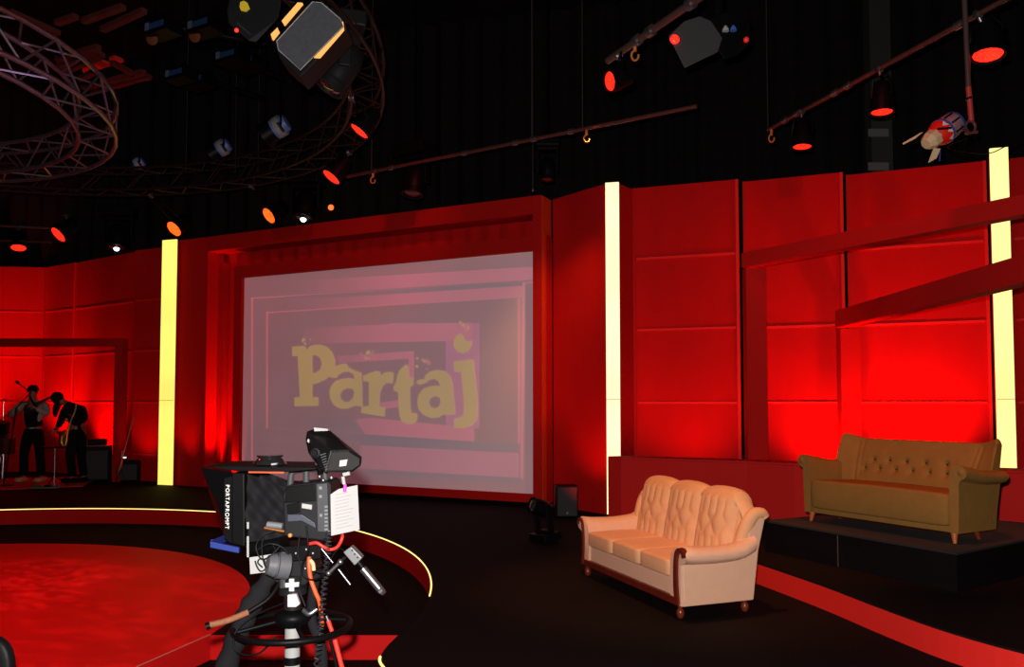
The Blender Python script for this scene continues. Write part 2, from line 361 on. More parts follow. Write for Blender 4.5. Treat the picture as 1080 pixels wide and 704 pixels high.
fas.build('red_fascia', mat('bright_red_fascia', (0.62, 0.014, 0.010), 0.5, noise=0.04, nscale=2), plat, smooth=True, fix=False, label='bright red curved riser board')
# black podium under the green sofa
pod = thing('black_podium', 'black box podium on the raised platform carrying the green sofa', 'podium', (3.2, 7.1, 0.17))
pc = [V((2.145, 6.90, 0.171)), V((2.955, 5.41, 0.171)), V((4.55, 6.48, 0.171)), V((3.45, 7.55, 0.171))]
MB().prism(pc, (0, 0, 0.245)).build('podium_body', black_deck, pod)
c0 = sum(pc, V((0, 0, 0)))/4
MB().prism([c0+(p-c0)*1.006+V((0, 0, 0.246)) for p in pc], (0, 0, 0.015)).build('podium_top', mat('worn_black_carpet', (0.007, 0.0045, 0.0045), 0.9, noise=0.4, nscale=30), pod)
e1 = (pc[1]-pc[0]).normalized(); nn = V((e1.y, -e1.x, 0)); sp = pc[0]+(pc[1]-pc[0])*0.44
MB().box(sp+V((0, 0, 0.122))-nn*0.0, (0.006, 0.006, 0.24)).build('module_joint', mat('joint_grey', (0.05, 0.04, 0.04), 0.6), pod, label='thin pale joint line')

# low red wall behind both sofas
lw = thing('low_red_wall', 'long low red wall with flat ledge running behind both sofas', 'low wall', (2.8, 8.6, 0))
lpts = [V((1.13, 9.52, 0)), V((1.26, 9.36, 0)), V((2.54, 8.74, 0)), V((2.93, 8.40, 0)), V((4.53, 7.58, 0)), V((6.3, 6.7, 0))]
lb = [V((6.5, 7.0, 0)), V((4.75, 7.85, 0)), V((3.15, 8.66, 0)), V((2.70, 9.02, 0)), V((1.42, 9.62, 0))]
MB().prism(lpts+lb, (0, 0, 0.775)).build('wall_body', lowred, lw)
MB().prism([p+V((0, 0, 0.776)) for p in lpts+lb], (0, 0, 0.024)).build('ledge', lowred, lw, bevel=0.004)

# ------------------------------------------------------------------ scenery: fabric panels
SEAMS = (0.48, 1.43, 2.385, 3.33)
def panel(p, q, label, name='scenery_panel', zt=ZTOP, th=0.05, zb=0.0, m=None, seams=SEAMS, ins=0.05, edge=True):
    p, q = V((p[0], p[1], 0)), V((q[0], q[1], 0)); L = (q-p).length; e = (q-p)/L
    n = V((e.y, -e.x, 0))
    if n.dot(-p) < 0: n = -n
    t = thing(name, label, 'scenery panel', ((p+q)/2))
    R = Matrix(((e.x, n.x, 0), (e.y, n.y, 0), (0, 0, 1)))
    MB().box((p+q)/2 - n*th/2 + V((0, 0, (zb+zt)/2)), (L, th, zt-zb), R).build('fabric_face', m or fab_red, t)
    for z in seams:
        if zb < z < zt: MB().box((p+q)/2 + n*0.006 + V((0, 0, z)), (L-2*ins, 0.012, 0.028), R).build('seam', seam_red, t)
    if edge:
        for w, s in ((p+e*0.02, 1), (q-e*0.02, -1)):
            MB().box(w + n*0.008 + V((0, 0, (zb+zt)/2)), (0.035, 0.016, zt-zb), R).build('edge_strip', seam_red if s < 0 else paint_red, t)
    return t, e, n
def zt(u, v): p = onz(u, v, ZTOP); return (p.x, p.y)
panel((-14.8, 16.2), zt(48, 282.3), 'wide red fabric panel at the far left behind the band', edge=False)
panel(zt(48, 282.3), zt(80, 277.0), 'narrow red fabric panel just left of the bent-over musician, angled', edge=True)
panel(zt(80, 277.5), zt(143, 265.5), 'red fabric panel behind the guitar stand and amplifier', edge=False)
panel(zt(143, 264.3), zt(173, 261.0), 'red fabric panel touching the left side of the far left light column', edge=False)
panel((0.575, 11.20), zt(638.5, 194), 'plain dark red fabric panel between the screen portal and the middle light column', edge=False, seams=())
panel(zt(667, 199), zt(778.5, 189.2), 'red fabric panel just right of the middle light column')
panel(zt(783, 192), zt(888.8, 181.8), 'red fabric panel second right of the middle light column, brightest at its lower right')
panel(zt(892, 185), zt(1040, 169.7), 'red fabric panel behind the green sofa, left of the right-hand light column')
panel(zt(1062, 168), (7.9, 8.1), 'red fabric panel at the right picture edge beyond the last light column')
# dark gap posts behind the joints
# light columns
def column(p, q, bk, zt_, m, label, zb=0.0):
    p, q, bk = V((*p, 0)), V((*q, 0)), V((*bk, 0))
    t = thing('light_column', label, 'light column', ((p+q)/2)); d = bk-q
    MB().prism([p+V((0, 0, zb)), q+V((0, 0, zb)), q+d+V((0, 0, zb)), p+d+V((0, 0, zb))], (0, 0, zt_-zb-0.015)).build('housing', dark_red, t)
    e = (q-p).normalized(); n = V((e.y, -e.x, 0)); n = n if n.dot(-p) > 0 else -n
    o = MB().prism([p+V((0, 0, zb+0.01)), q+V((0, 0, zb+0.01)), q+n*0.03+V((0, 0, zb+0.01)), p+n*0.03+V((0, 0, zb+0.01))], (0, 0, zt_-zb-0.01)).build('light_panel', m, t)
    for z in (0.95, 1.9, 2.85):
        pass
    MB().box((p+q)/2+n*0.031+V((0, 0, 1.47)), ((q-p).length, 0.004, 0.006), Matrix(((e.x, n.x, 0), (e.y, n.y, 0), (0, 0, 1)))).build('panel_joint', mat('amber_joint', (0.5, 0.35, 0.1), 0.6), t)
    return t
def zpt(u, v, z): p = onz(u, v, z); return (p.x, p.y)
column(zpt(172.6, 254.0, 4.28), zpt(187.2, 252.8, 4.28), (-5.60, 14.35), 4.28, bar_yel, 'tall glowing yellow light column at the left, beside the band')
column(zpt(638.6, 193.5, 4.28), zpt(652.8, 192.7, 4.28), (1.62, 10.62), 4.28, bar_warm, 'tall glowing light column in the middle, right of the screen')
column(zpt(1043.3, 157.5, 4.32), zpt(1062.3, 156, 4.32), (5.78, 9.32), 4.32, bar_yel2, 'tall glowing light column at the right, behind the green sofa')
MB_cap = None

# beams and frames in front of the panels
def beam(t, name, a, b, w, h, m):             # box beam, top centre line a->b
    a, b = V(a), V(b); e = (b-a).normalized(); n = V((e.y, -e.x, 0)).normalized(); L = (b-a).length
    MB().prism([a-n*w/2, b-n*w/2, b+n*w/2, a+n*w/2], (0, 0, -h)).build(name, m, t, bevel=0.004)
b1a = onz(787, 268, 3.18); b1e = onz(1085, 206, 3.18); d = (b1e-b1a); b1e = b1a + d*1.35
bt = thing('square_beam_frame', 'upper red box beam on a red post, rising to the right above the green sofa', 'beam', (b1a.x, b1a.y, 0))
beam(bt, 'cross_beam', b1a, b1e, 0.16, 0.17, paint_red)
e = d.normalized(); n = V((e.y, -e.x, 0)).normalized()
pr = atd(797, 350, b1a.y); pr = V((pr.x, b1a.y+0.03, 0))
MB().box((pr.x+0.0, pr.y, 1.51), (0.235, 0.14, 3.0), None).build('post', paint_red, bt)
b2a = onz(888, 328, 2.55); b2e = onz(1085, 270, 2.55); d = b2e-b2a; b2e = b2a+d*1.25
bt = thing('square_beam_frame', 'lower red box beam on a red post, passing right behind the green sofa', 'beam', (b2a.x, b2a.y, 0))
beam(bt, 'cross_beam', b2a, b2e, 0.17, 0.21, paint_red)
MB().box((b2a.x+0.085, b2a.y+0.05, 1.17), (0.235, 0.14, 2.32)).build('post', paint_red, bt)
# square frame round the band
ft = thing('square_beam_frame', 'dark red square portal frame standing behind the band at the far left', 'frame', (-7.1, 14.5, 0))
MB().prism([(-7.22, 14.62, 0.0), (-7.08, 14.62, 0.0), (-7.08, 14.84, 0.0), (-7.22, 14.84, 0.0)], (0, 0, 2.459)).build('post', dark_red, ft)
MB().prism([(-12.5, 14.62, 2.60), (-7.08, 14.62, 2.60), (-7.08, 14.84, 2.60), (-12.5, 14.84, 2.60)], (0, 0, -0.14)).build('cross_beam', dark_red, ft)

# ------------------------------------------------------------------ screen portal
def wbox(mb, s0, s1, z0, z1, o0, o1): return mb.prism([W(s0, z0, o0), W(s1, z0, o0), W(s1, z0, o1), W(s0, z0, o1)], (0, 0, z1-z0))
port = thing('screen_portal', 'deep red stepped portal surrounding the big projection screen', 'portal', W(3.2, 0, 0.2))
sE = (Wl-W0).length; sR = hit(562, 400, 0)[0]
wbox(MB(), sL, sE, 0, ZTOP, 0, 0.36).build('side_jamb', fab_red, port)
wbox(MB(), 0, sR, 0, ZTOP, 0, 0.31).build('side_jamb', paint_red, port, label='narrow right jamb with an orange-lit outer side')
wbox(MB(), -0.012, -0.001, 0, ZTOP-0.01, 0.010, 0.31).build('amber_light_board', mat('painted_amber_light', (0.62, 0.040, 0.006), 0.7, noise=0.06, nscale=3, spec=0.1), port, label='outer side board with orange light painted on')  # added board; the warm light on the jamb is put into its colour
zb1 = 4.03
wbox(MB(), sR+0.001, sL-0.001, zb1, ZTOP, 0, 0.36).build('top_beam', paint_red, port)
sI = hit(236, 400, 0.3)[0]
wbox(MB(), sI-0.03, sL-0.002, 0, 3.86, 0.24, 0.355).build('inner_step', paint_red, port)
curtain('pleated_curtain', W(0.31, 0, 0.42), W(sE, 0, 0.42), 0.0, 4.26, 0.016, 0.30, fold_red, port, nz=4, kind=False)
OS = 0.17
TL, TR, BR, BL = hit(258, 293, OS), hit(562.5, 266, OS), hit(567, 521.2, OS), hit(258, 504.5, OS)
s0, s1 = TR[0]-0.03, TL[0]; zt0, zb0 = (TL[1]+TR[1])/2, (BL[1]+BR[1])/2
sF = hit(245.5, 400, 0.1)[0]; zF = hit(400, 265.5, 0.1)[1]
SCRN = (s0, s1, zb0, zt0)
fr = thing('projection_screen', 'big projection screen glowing mauve with yellow lettering in a flat red frame', 'screen', W((s0+s1)/2, 0, 0.2))
fm = MB(); wbox(fm, s0-0.2, sF, zt0, zF, 0.10, 0.3); wbox(fm, s0-0.2, sF, 0.06, zb0, 0.10, 0.3)
wbox(fm, s1, sF, zb0, zt0, 0.10, 0.3); wbox(fm, s0-0.2, s0-0.02, zb0, zt0, 0.10, 0.3); fm.build('screen_frame', paint_red, fr)
wbox(MB(), s0-0.2, sF, 0.0, 0.06, 0.2, 0.3).build('plinth', black_deck, fr)
# screen picture: white cloth lit by a projector
def screen_mat(name, col, s, base=0.56):
    m = bpy.data.materials.new(name); m.use_nodes = True; b = m.node_tree.nodes['Principled BSDF']
    b.inputs['Base Color'].default_value = (base, base*0.93, base, 1); b.inputs['Roughness'].default_value = 0.9; b.inputs['Specular IOR Level'].default_value = 0.1
    b.inputs['Emission Color'].default_value = (*col, 1); b.inputs['Emission Strength'].default_value = s
    N = m.node_tree.nodes; L = m.node_tree.links
    tc = N.new('ShaderNodeTexCoord'); no = N.new('ShaderNodeTexNoise'); no.inputs['Scale'].default_value = 0.9
    mr = N.new('ShaderNodeMapRange'); mr.inputs[1].default_value = 0.3; mr.inputs[2].default_value = 0.7; mr.inputs[3].default_value = s*0.92; mr.inputs[4].default_value = s*1.08
    if name not in ('screen_mauve', 'screen_yellow', 'screen_line'):
        sx_ = N.new('ShaderNodeVectorMath'); sx_.operation = 'DOT_PRODUCT'; sx_.inputs[1].default_value = EE
        fd = N.new('ShaderNodeMapRange'); fd.inputs[1].default_value = 1.6; fd.inputs[2].default_value = -0.4
        mx = N.new('ShaderNodeMix'); mx.data_type = 'RGBA'; mx.inputs[6].default_value = (0.118, 0.040, 0.050, 1); mx.inputs[7].default_value = (*col, 1)
        L.new(tc.outputs['Object'], sx_.inputs[0]); L.new(sx_.outputs['Value'], fd.inputs[0]); L.new(fd.outputs[0], mx.inputs[0]); L.new(mx.outputs[2], b.inputs['Emission Color'])
    L.new(tc.outputs['Object'], no.inputs['Vector']); L.new(no.outputs['Fac'], mr.inputs[0]); L.new(mr.outputs[0], b.inputs['Emission Strength'])
    return m
SM = dict(bg=screen_mat('screen_mauve', (0.118, 0.040, 0.050), 1.0), pink=screen_mat('screen_pink', (0.27, 0.055, 0.085), 1.0),
          rose=screen_mat('screen_rose', (0.215, 0.055, 0.085), 1.0), grey=screen_mat('screen_grey', (0.085, 0.045, 0.062), 1.0),
          line=screen_mat('screen_line', (0.30, 0.055, 0.070), 1.0), mag=screen_mat('screen_magenta', (0.22, 0.050, 0.100), 1.0),
          yel=screen_mat('screen_yellow', (0.255, 0.150, 0.038), 1.0, 0.54))
cloth = MB(); wbox(cloth, s0-0.02, s1, zb0, zt0, OS, OS+0.02); cloth.build('screen_cloth', SM['bg'], fr, label='glowing mauve screen surface')
LAY = [0]
def flat(pix, m, name, lab=None, lay=1, holes=()):
    """flat projected shape on the screen plane"""
    o = OS-0.0012*lay
    def P(u, v): s, z = hit(u, v, o); return W(s, z, o)
    bm = bmesh.new()
    loops = [[P(*q) for q in pix]] + [[P(*q) for q in h] for h in holes]
    ed = []
    for lp_ in loops:
        vv = [bm.verts.new(p) for p in lp_]
        ed += [bm.edges.new((vv[i], vv[(i+1) % len(vv)])) for i in range(len(vv))]
    bmesh.ops.triangle_fill(bm, use_beauty=True, use_dissolve=False, edges=ed)
    bm.verts.index_update(); mb = MB(); mb.add([v.co.copy() for v in bm.verts], [[v.index for v in f.verts] for f in bm.faces]); bm.free()
    ob = mb.build(name, m, fr, fix=False, label=lab)
    me = ob.data; nrm = -NI
    if me.polygons and me.polygons[0].normal.dot(nrm) < 0: me.flip_normals()
    return ob
def q4(a, b, c, d): return [a, b, c, d]
# nested bands of the projected picture
flat([(264.8, 314.2), (562, 297.5), (562, 298.6), (264.8, 315.4)], SM['line'], 'projected_line', lay=3)
flat([(300, 297.5), (562.6, 281.5), (562.6, 295), (300, 311.5)], SM['pink'], 'projected_band', lay=2)
flat([(300, 313), (551, 297.5), (551, 301.5), (300, 317)], SM['grey'], 'projected_band', lay=4)
flat([(300, 318), (551, 302), (551, 314), (300, 329)], SM['pink'], 'projected_band', lay=2)
flat([(282, 329.3), (420, 320.5), (420, 321.6), (282, 330.5)], SM['line'], 'projected_line', lay=3)
flat([(410, 323), (546, 314.5), (546, 470), (380, 458), (282, 452), (282, 331)], SM['bg'], 'projected_panel', lay=2)
flat([(410, 341), (505.5, 341), (505.5, 452), (470, 451), (470, 360), (410, 360)], SM['mag'], 'projected_band', lay=4)
flat([(320, 346.5), (410, 342.5), (498, 341), (498, 359), (410, 361), (320, 362)], SM['pink'], 'projected_band', lay=5)
flat([(356, 376), (436.5, 370.5), (436.5, 400), (431, 400), (431, 378.5), (356, 383)], SM['pink'], 'projected_band', lay=5)
flat([(400, 425), (431, 421), (431, 428), (400, 432)], SM['pink'], 'projected_band', lay=5)
flat([(375, 443), (390, 441), (500, 452), (500, 466), (385, 458)], SM['pink'], 'projected_band', lay=5)
flat([(312, 437), (372, 440), (380, 456), (312, 450)], SM['grey'], 'projected_band', lay=4)
flat([(264.8, 314), (266.6, 314), (266.6, 486), (264.8, 486)], SM['line'], 'projected_line', lay=3)
flat([(280.6, 329), (282.6, 329), (282.6, 456), (280.6, 456)], SM['line'], 'projected_line', lay=3)
flat([(545.8, 314), (548.5, 314), (548.5, 468), (545.8, 468)], SM['pink'], 'projected_line', lay=3)
flat([(550.8, 299), (553.6, 299), (551.5, 505.6), (548.8, 505.6)], SM['pink'], 'projected_line', lay=3)
flat([(380, 458), (547, 469), (547, 478), (380, 470)], SM['grey'], 'projected_band', lay=6)
flat([(280, 452), (380, 458), (380, 466), (272, 462)], SM['grey'], 'projected_band', lay=6)
flat([(380, 470), (547, 478), (547, 504), (380, 494)], SM['rose'], 'projected_band', lay=3)
flat([(385, 496), (550, 504.5), (550, 509), (385, 501)], SM['grey'], 'projected_band', lay=4)
# lettering
def sc5(pts, ox, oy, k): return [(ox+x/k, oy+y/k) for x, y in pts]
A = lambda pts: sc5(pts, 290, 320, 4.5)
flat(A([(80,207),(140,203),(150,222),(165,205),(185,198),(215,197),(245,207),(270,232),(285,268),(285,300),(270,335),(240,362),(205,378),(177,385),(177,447),(205,447),(205,487),(92,489),(92,448),(118,446),(112,340),(108,250),(82,252)]), SM['yel'], 'projected_letter', 'yellow letter P', 8,
     [A([(176,247),(177,332),(192,330),(212,318),(222,292),(218,268),(205,252),(190,246)])])
flat(A([(250,345),(262,322),(285,300),(312,290),(340,288),(348,305),(375,320),(410,330),(413,400),(415,490),(380,486),(345,500),(310,500),(280,485),(262,455),(258,420),(268,390),(290,368),(320,360),(352,355),(378,362),(372,335),(350,325),(325,326),(300,340),(290,355),(265,352)]), SM['yel'], 'projected_letter', 'first yellow letter a', 9,
     [A([(345,402),(322,412),(308,432),(312,456),(330,470),(352,468),(370,450),(376,425),(370,408)])])
flat(A([(418,345),(450,332),(465,328),(475,322),(498,325),(502,345),(520,330),(545,326),(562,330),(560,380),(530,378),(510,395),(498,425),(494,492),(522,494),(520,538),(468,530),(408,520),(412,492),(445,488),(446,430),(446,372),(420,370)]), SM['yel'], 'projected_letter', 'yellow letter r', 9)
flat(A([(622,290),(632,300),(636,352),(656,356),(655,390),(640,396),(640,450),(642,500),(648,522),(668,522),(676,530),(672,560),(650,574),(622,572),(600,560),(590,530),(586,470),(584,422),(565,416),(562,400),(575,372),(580,345),(590,320)]), SM['yel'], 'projected_letter', 'yellow letter t', 10)
flat(A([(670,372),(690,362),(708,362),(715,340),(735,325),(770,317),(805,322),(832,345),(842,380),(848,440),(856,528),(820,532),(800,528),(775,542),(740,545),(705,530),(682,505),(675,470),(682,435),(702,408),(735,395),(770,392),(785,395),(775,370),(755,358),(735,362),(715,378),(690,386),(674,382)]), SM['yel'], 'projected_letter', 'second yellow letter a', 9,
     [A([(760,440),(738,450),(730,470),(738,492),(758,500),(778,490),(786,468),(782,448)])])
flat(A([(848,277),(942,267),(948,330),(958,430),(962,510),(958,555),(935,582),(900,592),(850,594),(848,550),(880,542),(895,530),(896,470),(890,400),(884,326),(850,325)]), SM['yel'], 'projected_letter', 'yellow letter j', 10)
flat(A([(848,180),(862,155),(882,142),(892,160),(900,180),(918,182),(935,178),(932,205),(915,228),(890,238),(865,228),(848,208)]), SM['yel'], 'projected_dot', 'yellow dot of the letter j with a bite', 10)
rnd = random.Random(3)
for cx, cy, n, sp in ((160, 165, 9, 34), (420, 245, 12, 60), (690, 285, 12, 42), (908, 115, 10, 30)):
    for k in range(n):
        x = cx+rnd.uniform(-sp, sp); y = cy+rnd.uniform(-28, 28)*(0.7 if cx == 420 else 1); r = rnd.uniform(3, 7.5)
        flat(A([(x+r*math.cos(t*PI/3), y+r*1.1*math.sin(t*PI/3)) for t in range(6)]), SM['yel'] if k % 2 else SM['pink'], 'projected_crumb', lay=12)

# ------------------------------------------------------------------ sofas
def superbox(mb, c, size, e=0.22, nu=28, nv=16, warp=None):
    def sg(a, p): return math.copysign(abs(a)**p, a)
    c = V(c); w, d, h = [q/2 for q in size]
    def fn(i, j):
        th = -PI + 2*PI*j; ph = -PI/2 + PI*i
        p = V((w*sg(math.cos(ph), e)*sg(math.cos(th), e), d*sg(math.cos(ph), e)*sg(math.sin(th), e), h*sg(math.sin(ph), e)))
        if warp: p = warp(p)
        return c+p
    rings = []
    n = nu
    for i in range(1, nv):
        rings.append([fn(i/nv, k/n) for k in range(n)])
    return mb.loft(rings)
def arm_mesh(prof, ys, lift, sgn):
    rings = []
    for k, y in enumerate(ys):
        dz, dx, sc = lift[k]
        rings.append([V((sgn*(x+dx), y, z if z < 0.2 else z+dz*(z-0.2)/0.25)) for x, z in prof])
    return MB().loft(rings)
bs_label = 'beige velvet three-seat sofa with dark wood trim, standing on the black stage floor'
bs = thing('beige_sofa', bs_label, 'sofa', (0.845, 6.07, 0), math.atan2(-0.938, 0.348))
MB().box((0, 0.30, 0.175), (1.42, 0.56, 0.15)).build('seat_base', beige_side, bs, local=True, bevel=0.01)
MB().box((0, 0.012, 0.112), (1.48, 0.035, 0.055)).build('front_rail', wood, bs, local=True, bevel=0.008)
MB().box((0, 0.56, 0.112), (1.46, 0.035, 0.045)).build('rear_rail', wood, bs, local=True, bevel=0.006)
for k in (-1, 0, 1):
    def wp(p, k=k):
        q = p.copy(); q.z += 0.018*math.cos(p.x*5.5)*math.cos(p.y*4)*(1 if p.z > 0 else 0.2)
        r2 = (p.x*p.x+(p.y+0.02)**2)
        if p.z > 0: q.z -= 0.022*math.exp(-r2/0.0012)
        return q
    superbox(MB(), (k*0.425, 0.235, 0.312), (0.422, 0.50, 0.115), 0.2, 44, 24, wp).build('seat_cushion', beige, bs, smooth=True, local=True)
def back_fn(s, t):
    x = (s-0.5)*1.42; ax = abs(x)
    sec = (x+0.645)/0.43; fr_ = sec-math.floor(sec); bul = max(0.0, math.sin(PI*fr_))**0.35 if ax < 0.645 else 0
    edge_ = 1.0 if ax < 0.55 else max(0.0, 1-((ax-0.55)/0.16)**2.6)
    top = 0.785+0.020*bul*edge_ - 0.12*(1-edge_) - 0.008*(1-bul)*(ax < 0.6)
    if t < 0.62:                                 # front face bottom to top
        q = t/0.62; z = 0.30+(top-0.05-0.30)*q; y = 0.455+0.085*q**1.3
        d = 0.055*bul
        ch = fr_*5; nb = 5
        plain = abs(math.sin(PI*ch))**0.55
        k_ = (q-0.40)/0.34*1.5
        dia = (abs(math.sin(PI*(ch+k_)/1.0*0.5+PI/4))*abs(math.sin(PI*(ch-k_)/1.0*0.5+PI/4)))**0.6
        mid = 1/(1+math.exp(-(q-0.40)*40))*1/(1+math.exp((q-0.74)*40))
        d += 0.016*(plain*(1-mid)+dia*1.3*mid)*bul - 0.012
        return V((x*(1-0.05*(1-edge_)), y-d*edge_, z))
    q = (t-0.62)/0.38
    if q < 0.5:
        a = q/0.5*PI; R = 0.052+0.02*bul
        return V((x, 0.54+0.055-(R+0.01)*math.cos(a)*1.05, top-0.05+R*math.sin(a)*(1+0.05*math.sin(s*300)*0)))
    q = (q-0.5)/0.5
    return V((x, 0.665-0.06*q, top-0.05-(top-0.05-0.10)*q))
MB().grid(168, 60, back_fn, wrap_v=True).build('tufted_backrest', beige, bs, smooth=True, local=True)
prof = [(0.63, 0.11), (0.625, 0.25), (0.63, 0.37), (0.645, 0.425), (0.68, 0.465), (0.73, 0.483), (0.785, 0.478), (0.822, 0.452), (0.832, 0.418), (0.815, 0.388), (0.78, 0.375), (0.757, 0.36), (0.755, 0.24), (0.76, 0.09)]
ys = [0.0, 0.012, 0.1, 0.25, 0.38, 0.47, 0.54, 0.58]
lift = [(-0.01, 0, 1), (0, 0, 1), (-0.01, 0, 1), (-0.015, 0, 1), (-0.01, 0, 1), (0.0, -0.005, 1), (0.03, -0.015, 1), (0.05, -0.03, 1)]
for s_ in (-1, 1):
    arm_mesh(prof, ys, lift, s_).build('rolled_arm', beige_side, bs, smooth=True, local=True)
    side = [(0.02, 0.085), (0.575, 0.085), (0.59, 0.2), (0.62, 0.42), (0.675, 0.62), (0.66, 0.665), (0.60, 0.66), (0.54, 0.54), (0.50, 0.42), (0.02, 0.38)]
    MB().prism([(s_*0.735, y, z) for y, z in side], (s_*0.025, 0, 0)).build('side_panel', beige_side, bs, local=True, bevel=0.008)
    wr = arc([(s_*0.70, 0.50, 0.42), (s_*0.705, 0.525, 0.50), (s_*0.715, 0.56, 0.59), (s_*0.725, 0.605, 0.655), (s_*0.735, 0.665, 0.665), (s_*0.735, 0.69, 0.64)], 4)
    MB().tube(wr, [0.035+0.016*math.sin(PI*min(1, i/len(wr)+0.15)) for i in range(len(wr))], 12).build('wing_roll', beige, bs, smooth=True, local=True)
    tr = arc([(s_*0.812, -0.004, 0.415), (s_*0.80, -0.004, 0.447), (s_*0.765, -0.004, 0.458), (s_*0.728, -0.004, 0.43), (s_*0.712, -0.004, 0.35), (s_*0.712, -0.004, 0.22), (s_*0.726, -0.004, 0.10)], 6)
    rg = []
    for i, p in enumerate(tr):
        a = tr[max(0, i-1)]; b = tr[min(len(tr)-1, i+1)]; t_ = (b-a).normalized(); nx = V((t_.z, 0, -t_.x)); w_ = (0.017+0.010*i/len(tr))*(1 if s_ > 0 else 0.6)
        rg.append([p-nx*w_+V((0, 0.02, 0)), p-nx*w_*0.8+V((0, -0.012, 0)), p+nx*w_*0.8+V((0, -0.012, 0)), p+nx*w_+V((0, 0.02, 0))])
    MB().loft(rg).build('wood_trim', wood, bs, smooth=True, local=True)
for x in (-0.705, 0.705):
    for y in (0.03, 0.54):
        MB().lathe((x, y, 0.0), (0, 0, 1), [(0, 0.014), (0.006, 0.020), (0.03, 0.027), (0.05, 0.025), (0.065, 0.014), (0.075, 0.019), (0.09, 0.019)]).build('turned_leg', wood_leg, bs, smooth=True, local=True)

gs = thing('green_sofa', 'olive velvet winged sofa with buttoned back, standing on the black podium', 'sofa', (2.815, 6.30, 0.432), math.atan2(-0.875, 0.485))
MB().box((0, 0.25, 0.098), (1.22, 0.46, 0.055)).build('seat_base', olive, gs, local=True, bevel=0.01)
def gw(p):
    q = p.copy()
    if p.z > 0: q.z += 0.012*math.cos(p.x*2.2)-0.03*(p.y+0.22)
    q.y -= 0.012*math.cos(p.z*12)*(1 if p.y < 0 else 0); return q
superbox(MB(), (0, 0.205, 0.232), (1.215, 0.46, 0.235), 0.13, 60, 26, gw).build('seat_cushion', olive, gs, smooth=True, local=True)
BT = [(-0.37, 0.515), (-0.225, 0.515), (-0.07, 0.515), (0.099, 0.515), (0.273, 0.515), (-0.44, 0.445), (-0.30, 0.445), (-0.15, 0.445), (0.0, 0.445), (0.147, 0.445), (0.289, 0.445), (0.42, 0.445)]
def gback(s, t):
    x = (s-0.5)*1.36; ax = abs(x)
    wing = max(0.0, (ax-0.50)/0.18)
    top = 0.690+0.045*min(1, wing)**1.2-0.03*max(0, (ax-0.655)/0.025)**2
    fw = -0.075*min(1, wing)**1.6
    if t < 0.6:
        q = t/0.6; z = 0.25+(top-0.03-0.25)*q; y = 0.395+0.135*q+0.02*q*q
        d = 0.02*math.sin(PI*q)
        if ax < 0.56:
            for bx, bz in BT:
                r2 = (x-bx)**2+(z-bz)**2
                d -= 0.028*math.exp(-r2/0.00045)+0.010*math.exp(-r2/0.004)
        d -= 0.010*math.exp(-((ax-0.50-0.04*q)/0.012)**2)+0.006*math.exp(-((ax-0.455-0.04*q)/0.009)**2)*(q > 0.3)
        return V((x, y-d+fw*(0.45+0.55*q), z))
    q = (t-0.6)/0.4
    if q < 0.5:
        a = q/0.5*PI; R = 0.03+0.004*min(1, wing)
        return V((x, 0.55+0.03-R*math.cos(a)+fw, top-0.03+R*math.sin(a)))
    q = (q-0.5)/0.5
    return V((x, 0.612+fw*(1-q*0.6)-0.17*q, top-0.03-(top-0.03-0.075)*q))
MB().grid(170, 56, gback, wrap_v=True).build('winged_backrest', olive, gs, smooth=True, local=True)
mbn = MB()
for i, (bx, bz) in enumerate(BT):
    q = (bz-0.25)/0.415; MB().ball((bx, 0.395+0.135*q+0.02*q*q+0.018, bz), 0.010, 8, (1, 0.5, 1)).build('button', mat('dark_olive_button', (0.05, 0.022, 0.008), 0.9, spec=0.05), gs, smooth=True, local=True)
gp = [(0.615, 0.075), (0.61, 0.25), (0.613, 0.43), (0.618, 0.50), (0.635, 0.54), (0.668, 0.558), (0.71, 0.552), (0.738, 0.525), (0.742, 0.49), (0.722, 0.462), (0.70, 0.452), (0.685, 0.44), (0.68, 0.25), (0.672, 0.075)]
ys = [-0.005, 0.01, 0.08, 0.16, 0.25, 0.33, 0.40, 0.45]
for s_ in (-1, 1):
    rings = []
    for y in ys:
        f_ = max(0, y)/0.45; dz = -0.055*math.sin(min(1, f_*1.25)*PI/2)**1.3; fl = 0.005*f_
        rings.append([V((s_*(x+fl*max(0, (z-0.3)/0.25)-0.0*f_), y+0.055*max(0, (z-0.15)/0.4)*f_, z if z < 0.2 else z+dz*(z-0.2)/0.35)) for x, z in gp])
    MB().loft(rings).build('scroll_arm', olive, gs, smooth=True, local=True)
    MB().lathe((s_*0.70, -0.012, 0.507), (0, 1, 0), [(0, 0.006), (0.003, 0.022), (0.012, 0.030)], 14).build('scroll_pleat', olive, gs, smooth=True, local=True)
for x in (-0.63, 0.63):
    MB().cyl((x, 0.02, 0), (x*0.985, 0.03, 0.078), 0.013, 0.025, 14).build('front_leg', teak, gs, smooth=True, local=True)
    MB().cyl((x*0.96, 0.35, 0), (x*0.94, 0.33, 0.078), 0.014, 0.022, 14).build('rear_leg', wood_leg, gs, smooth=True, local=True)

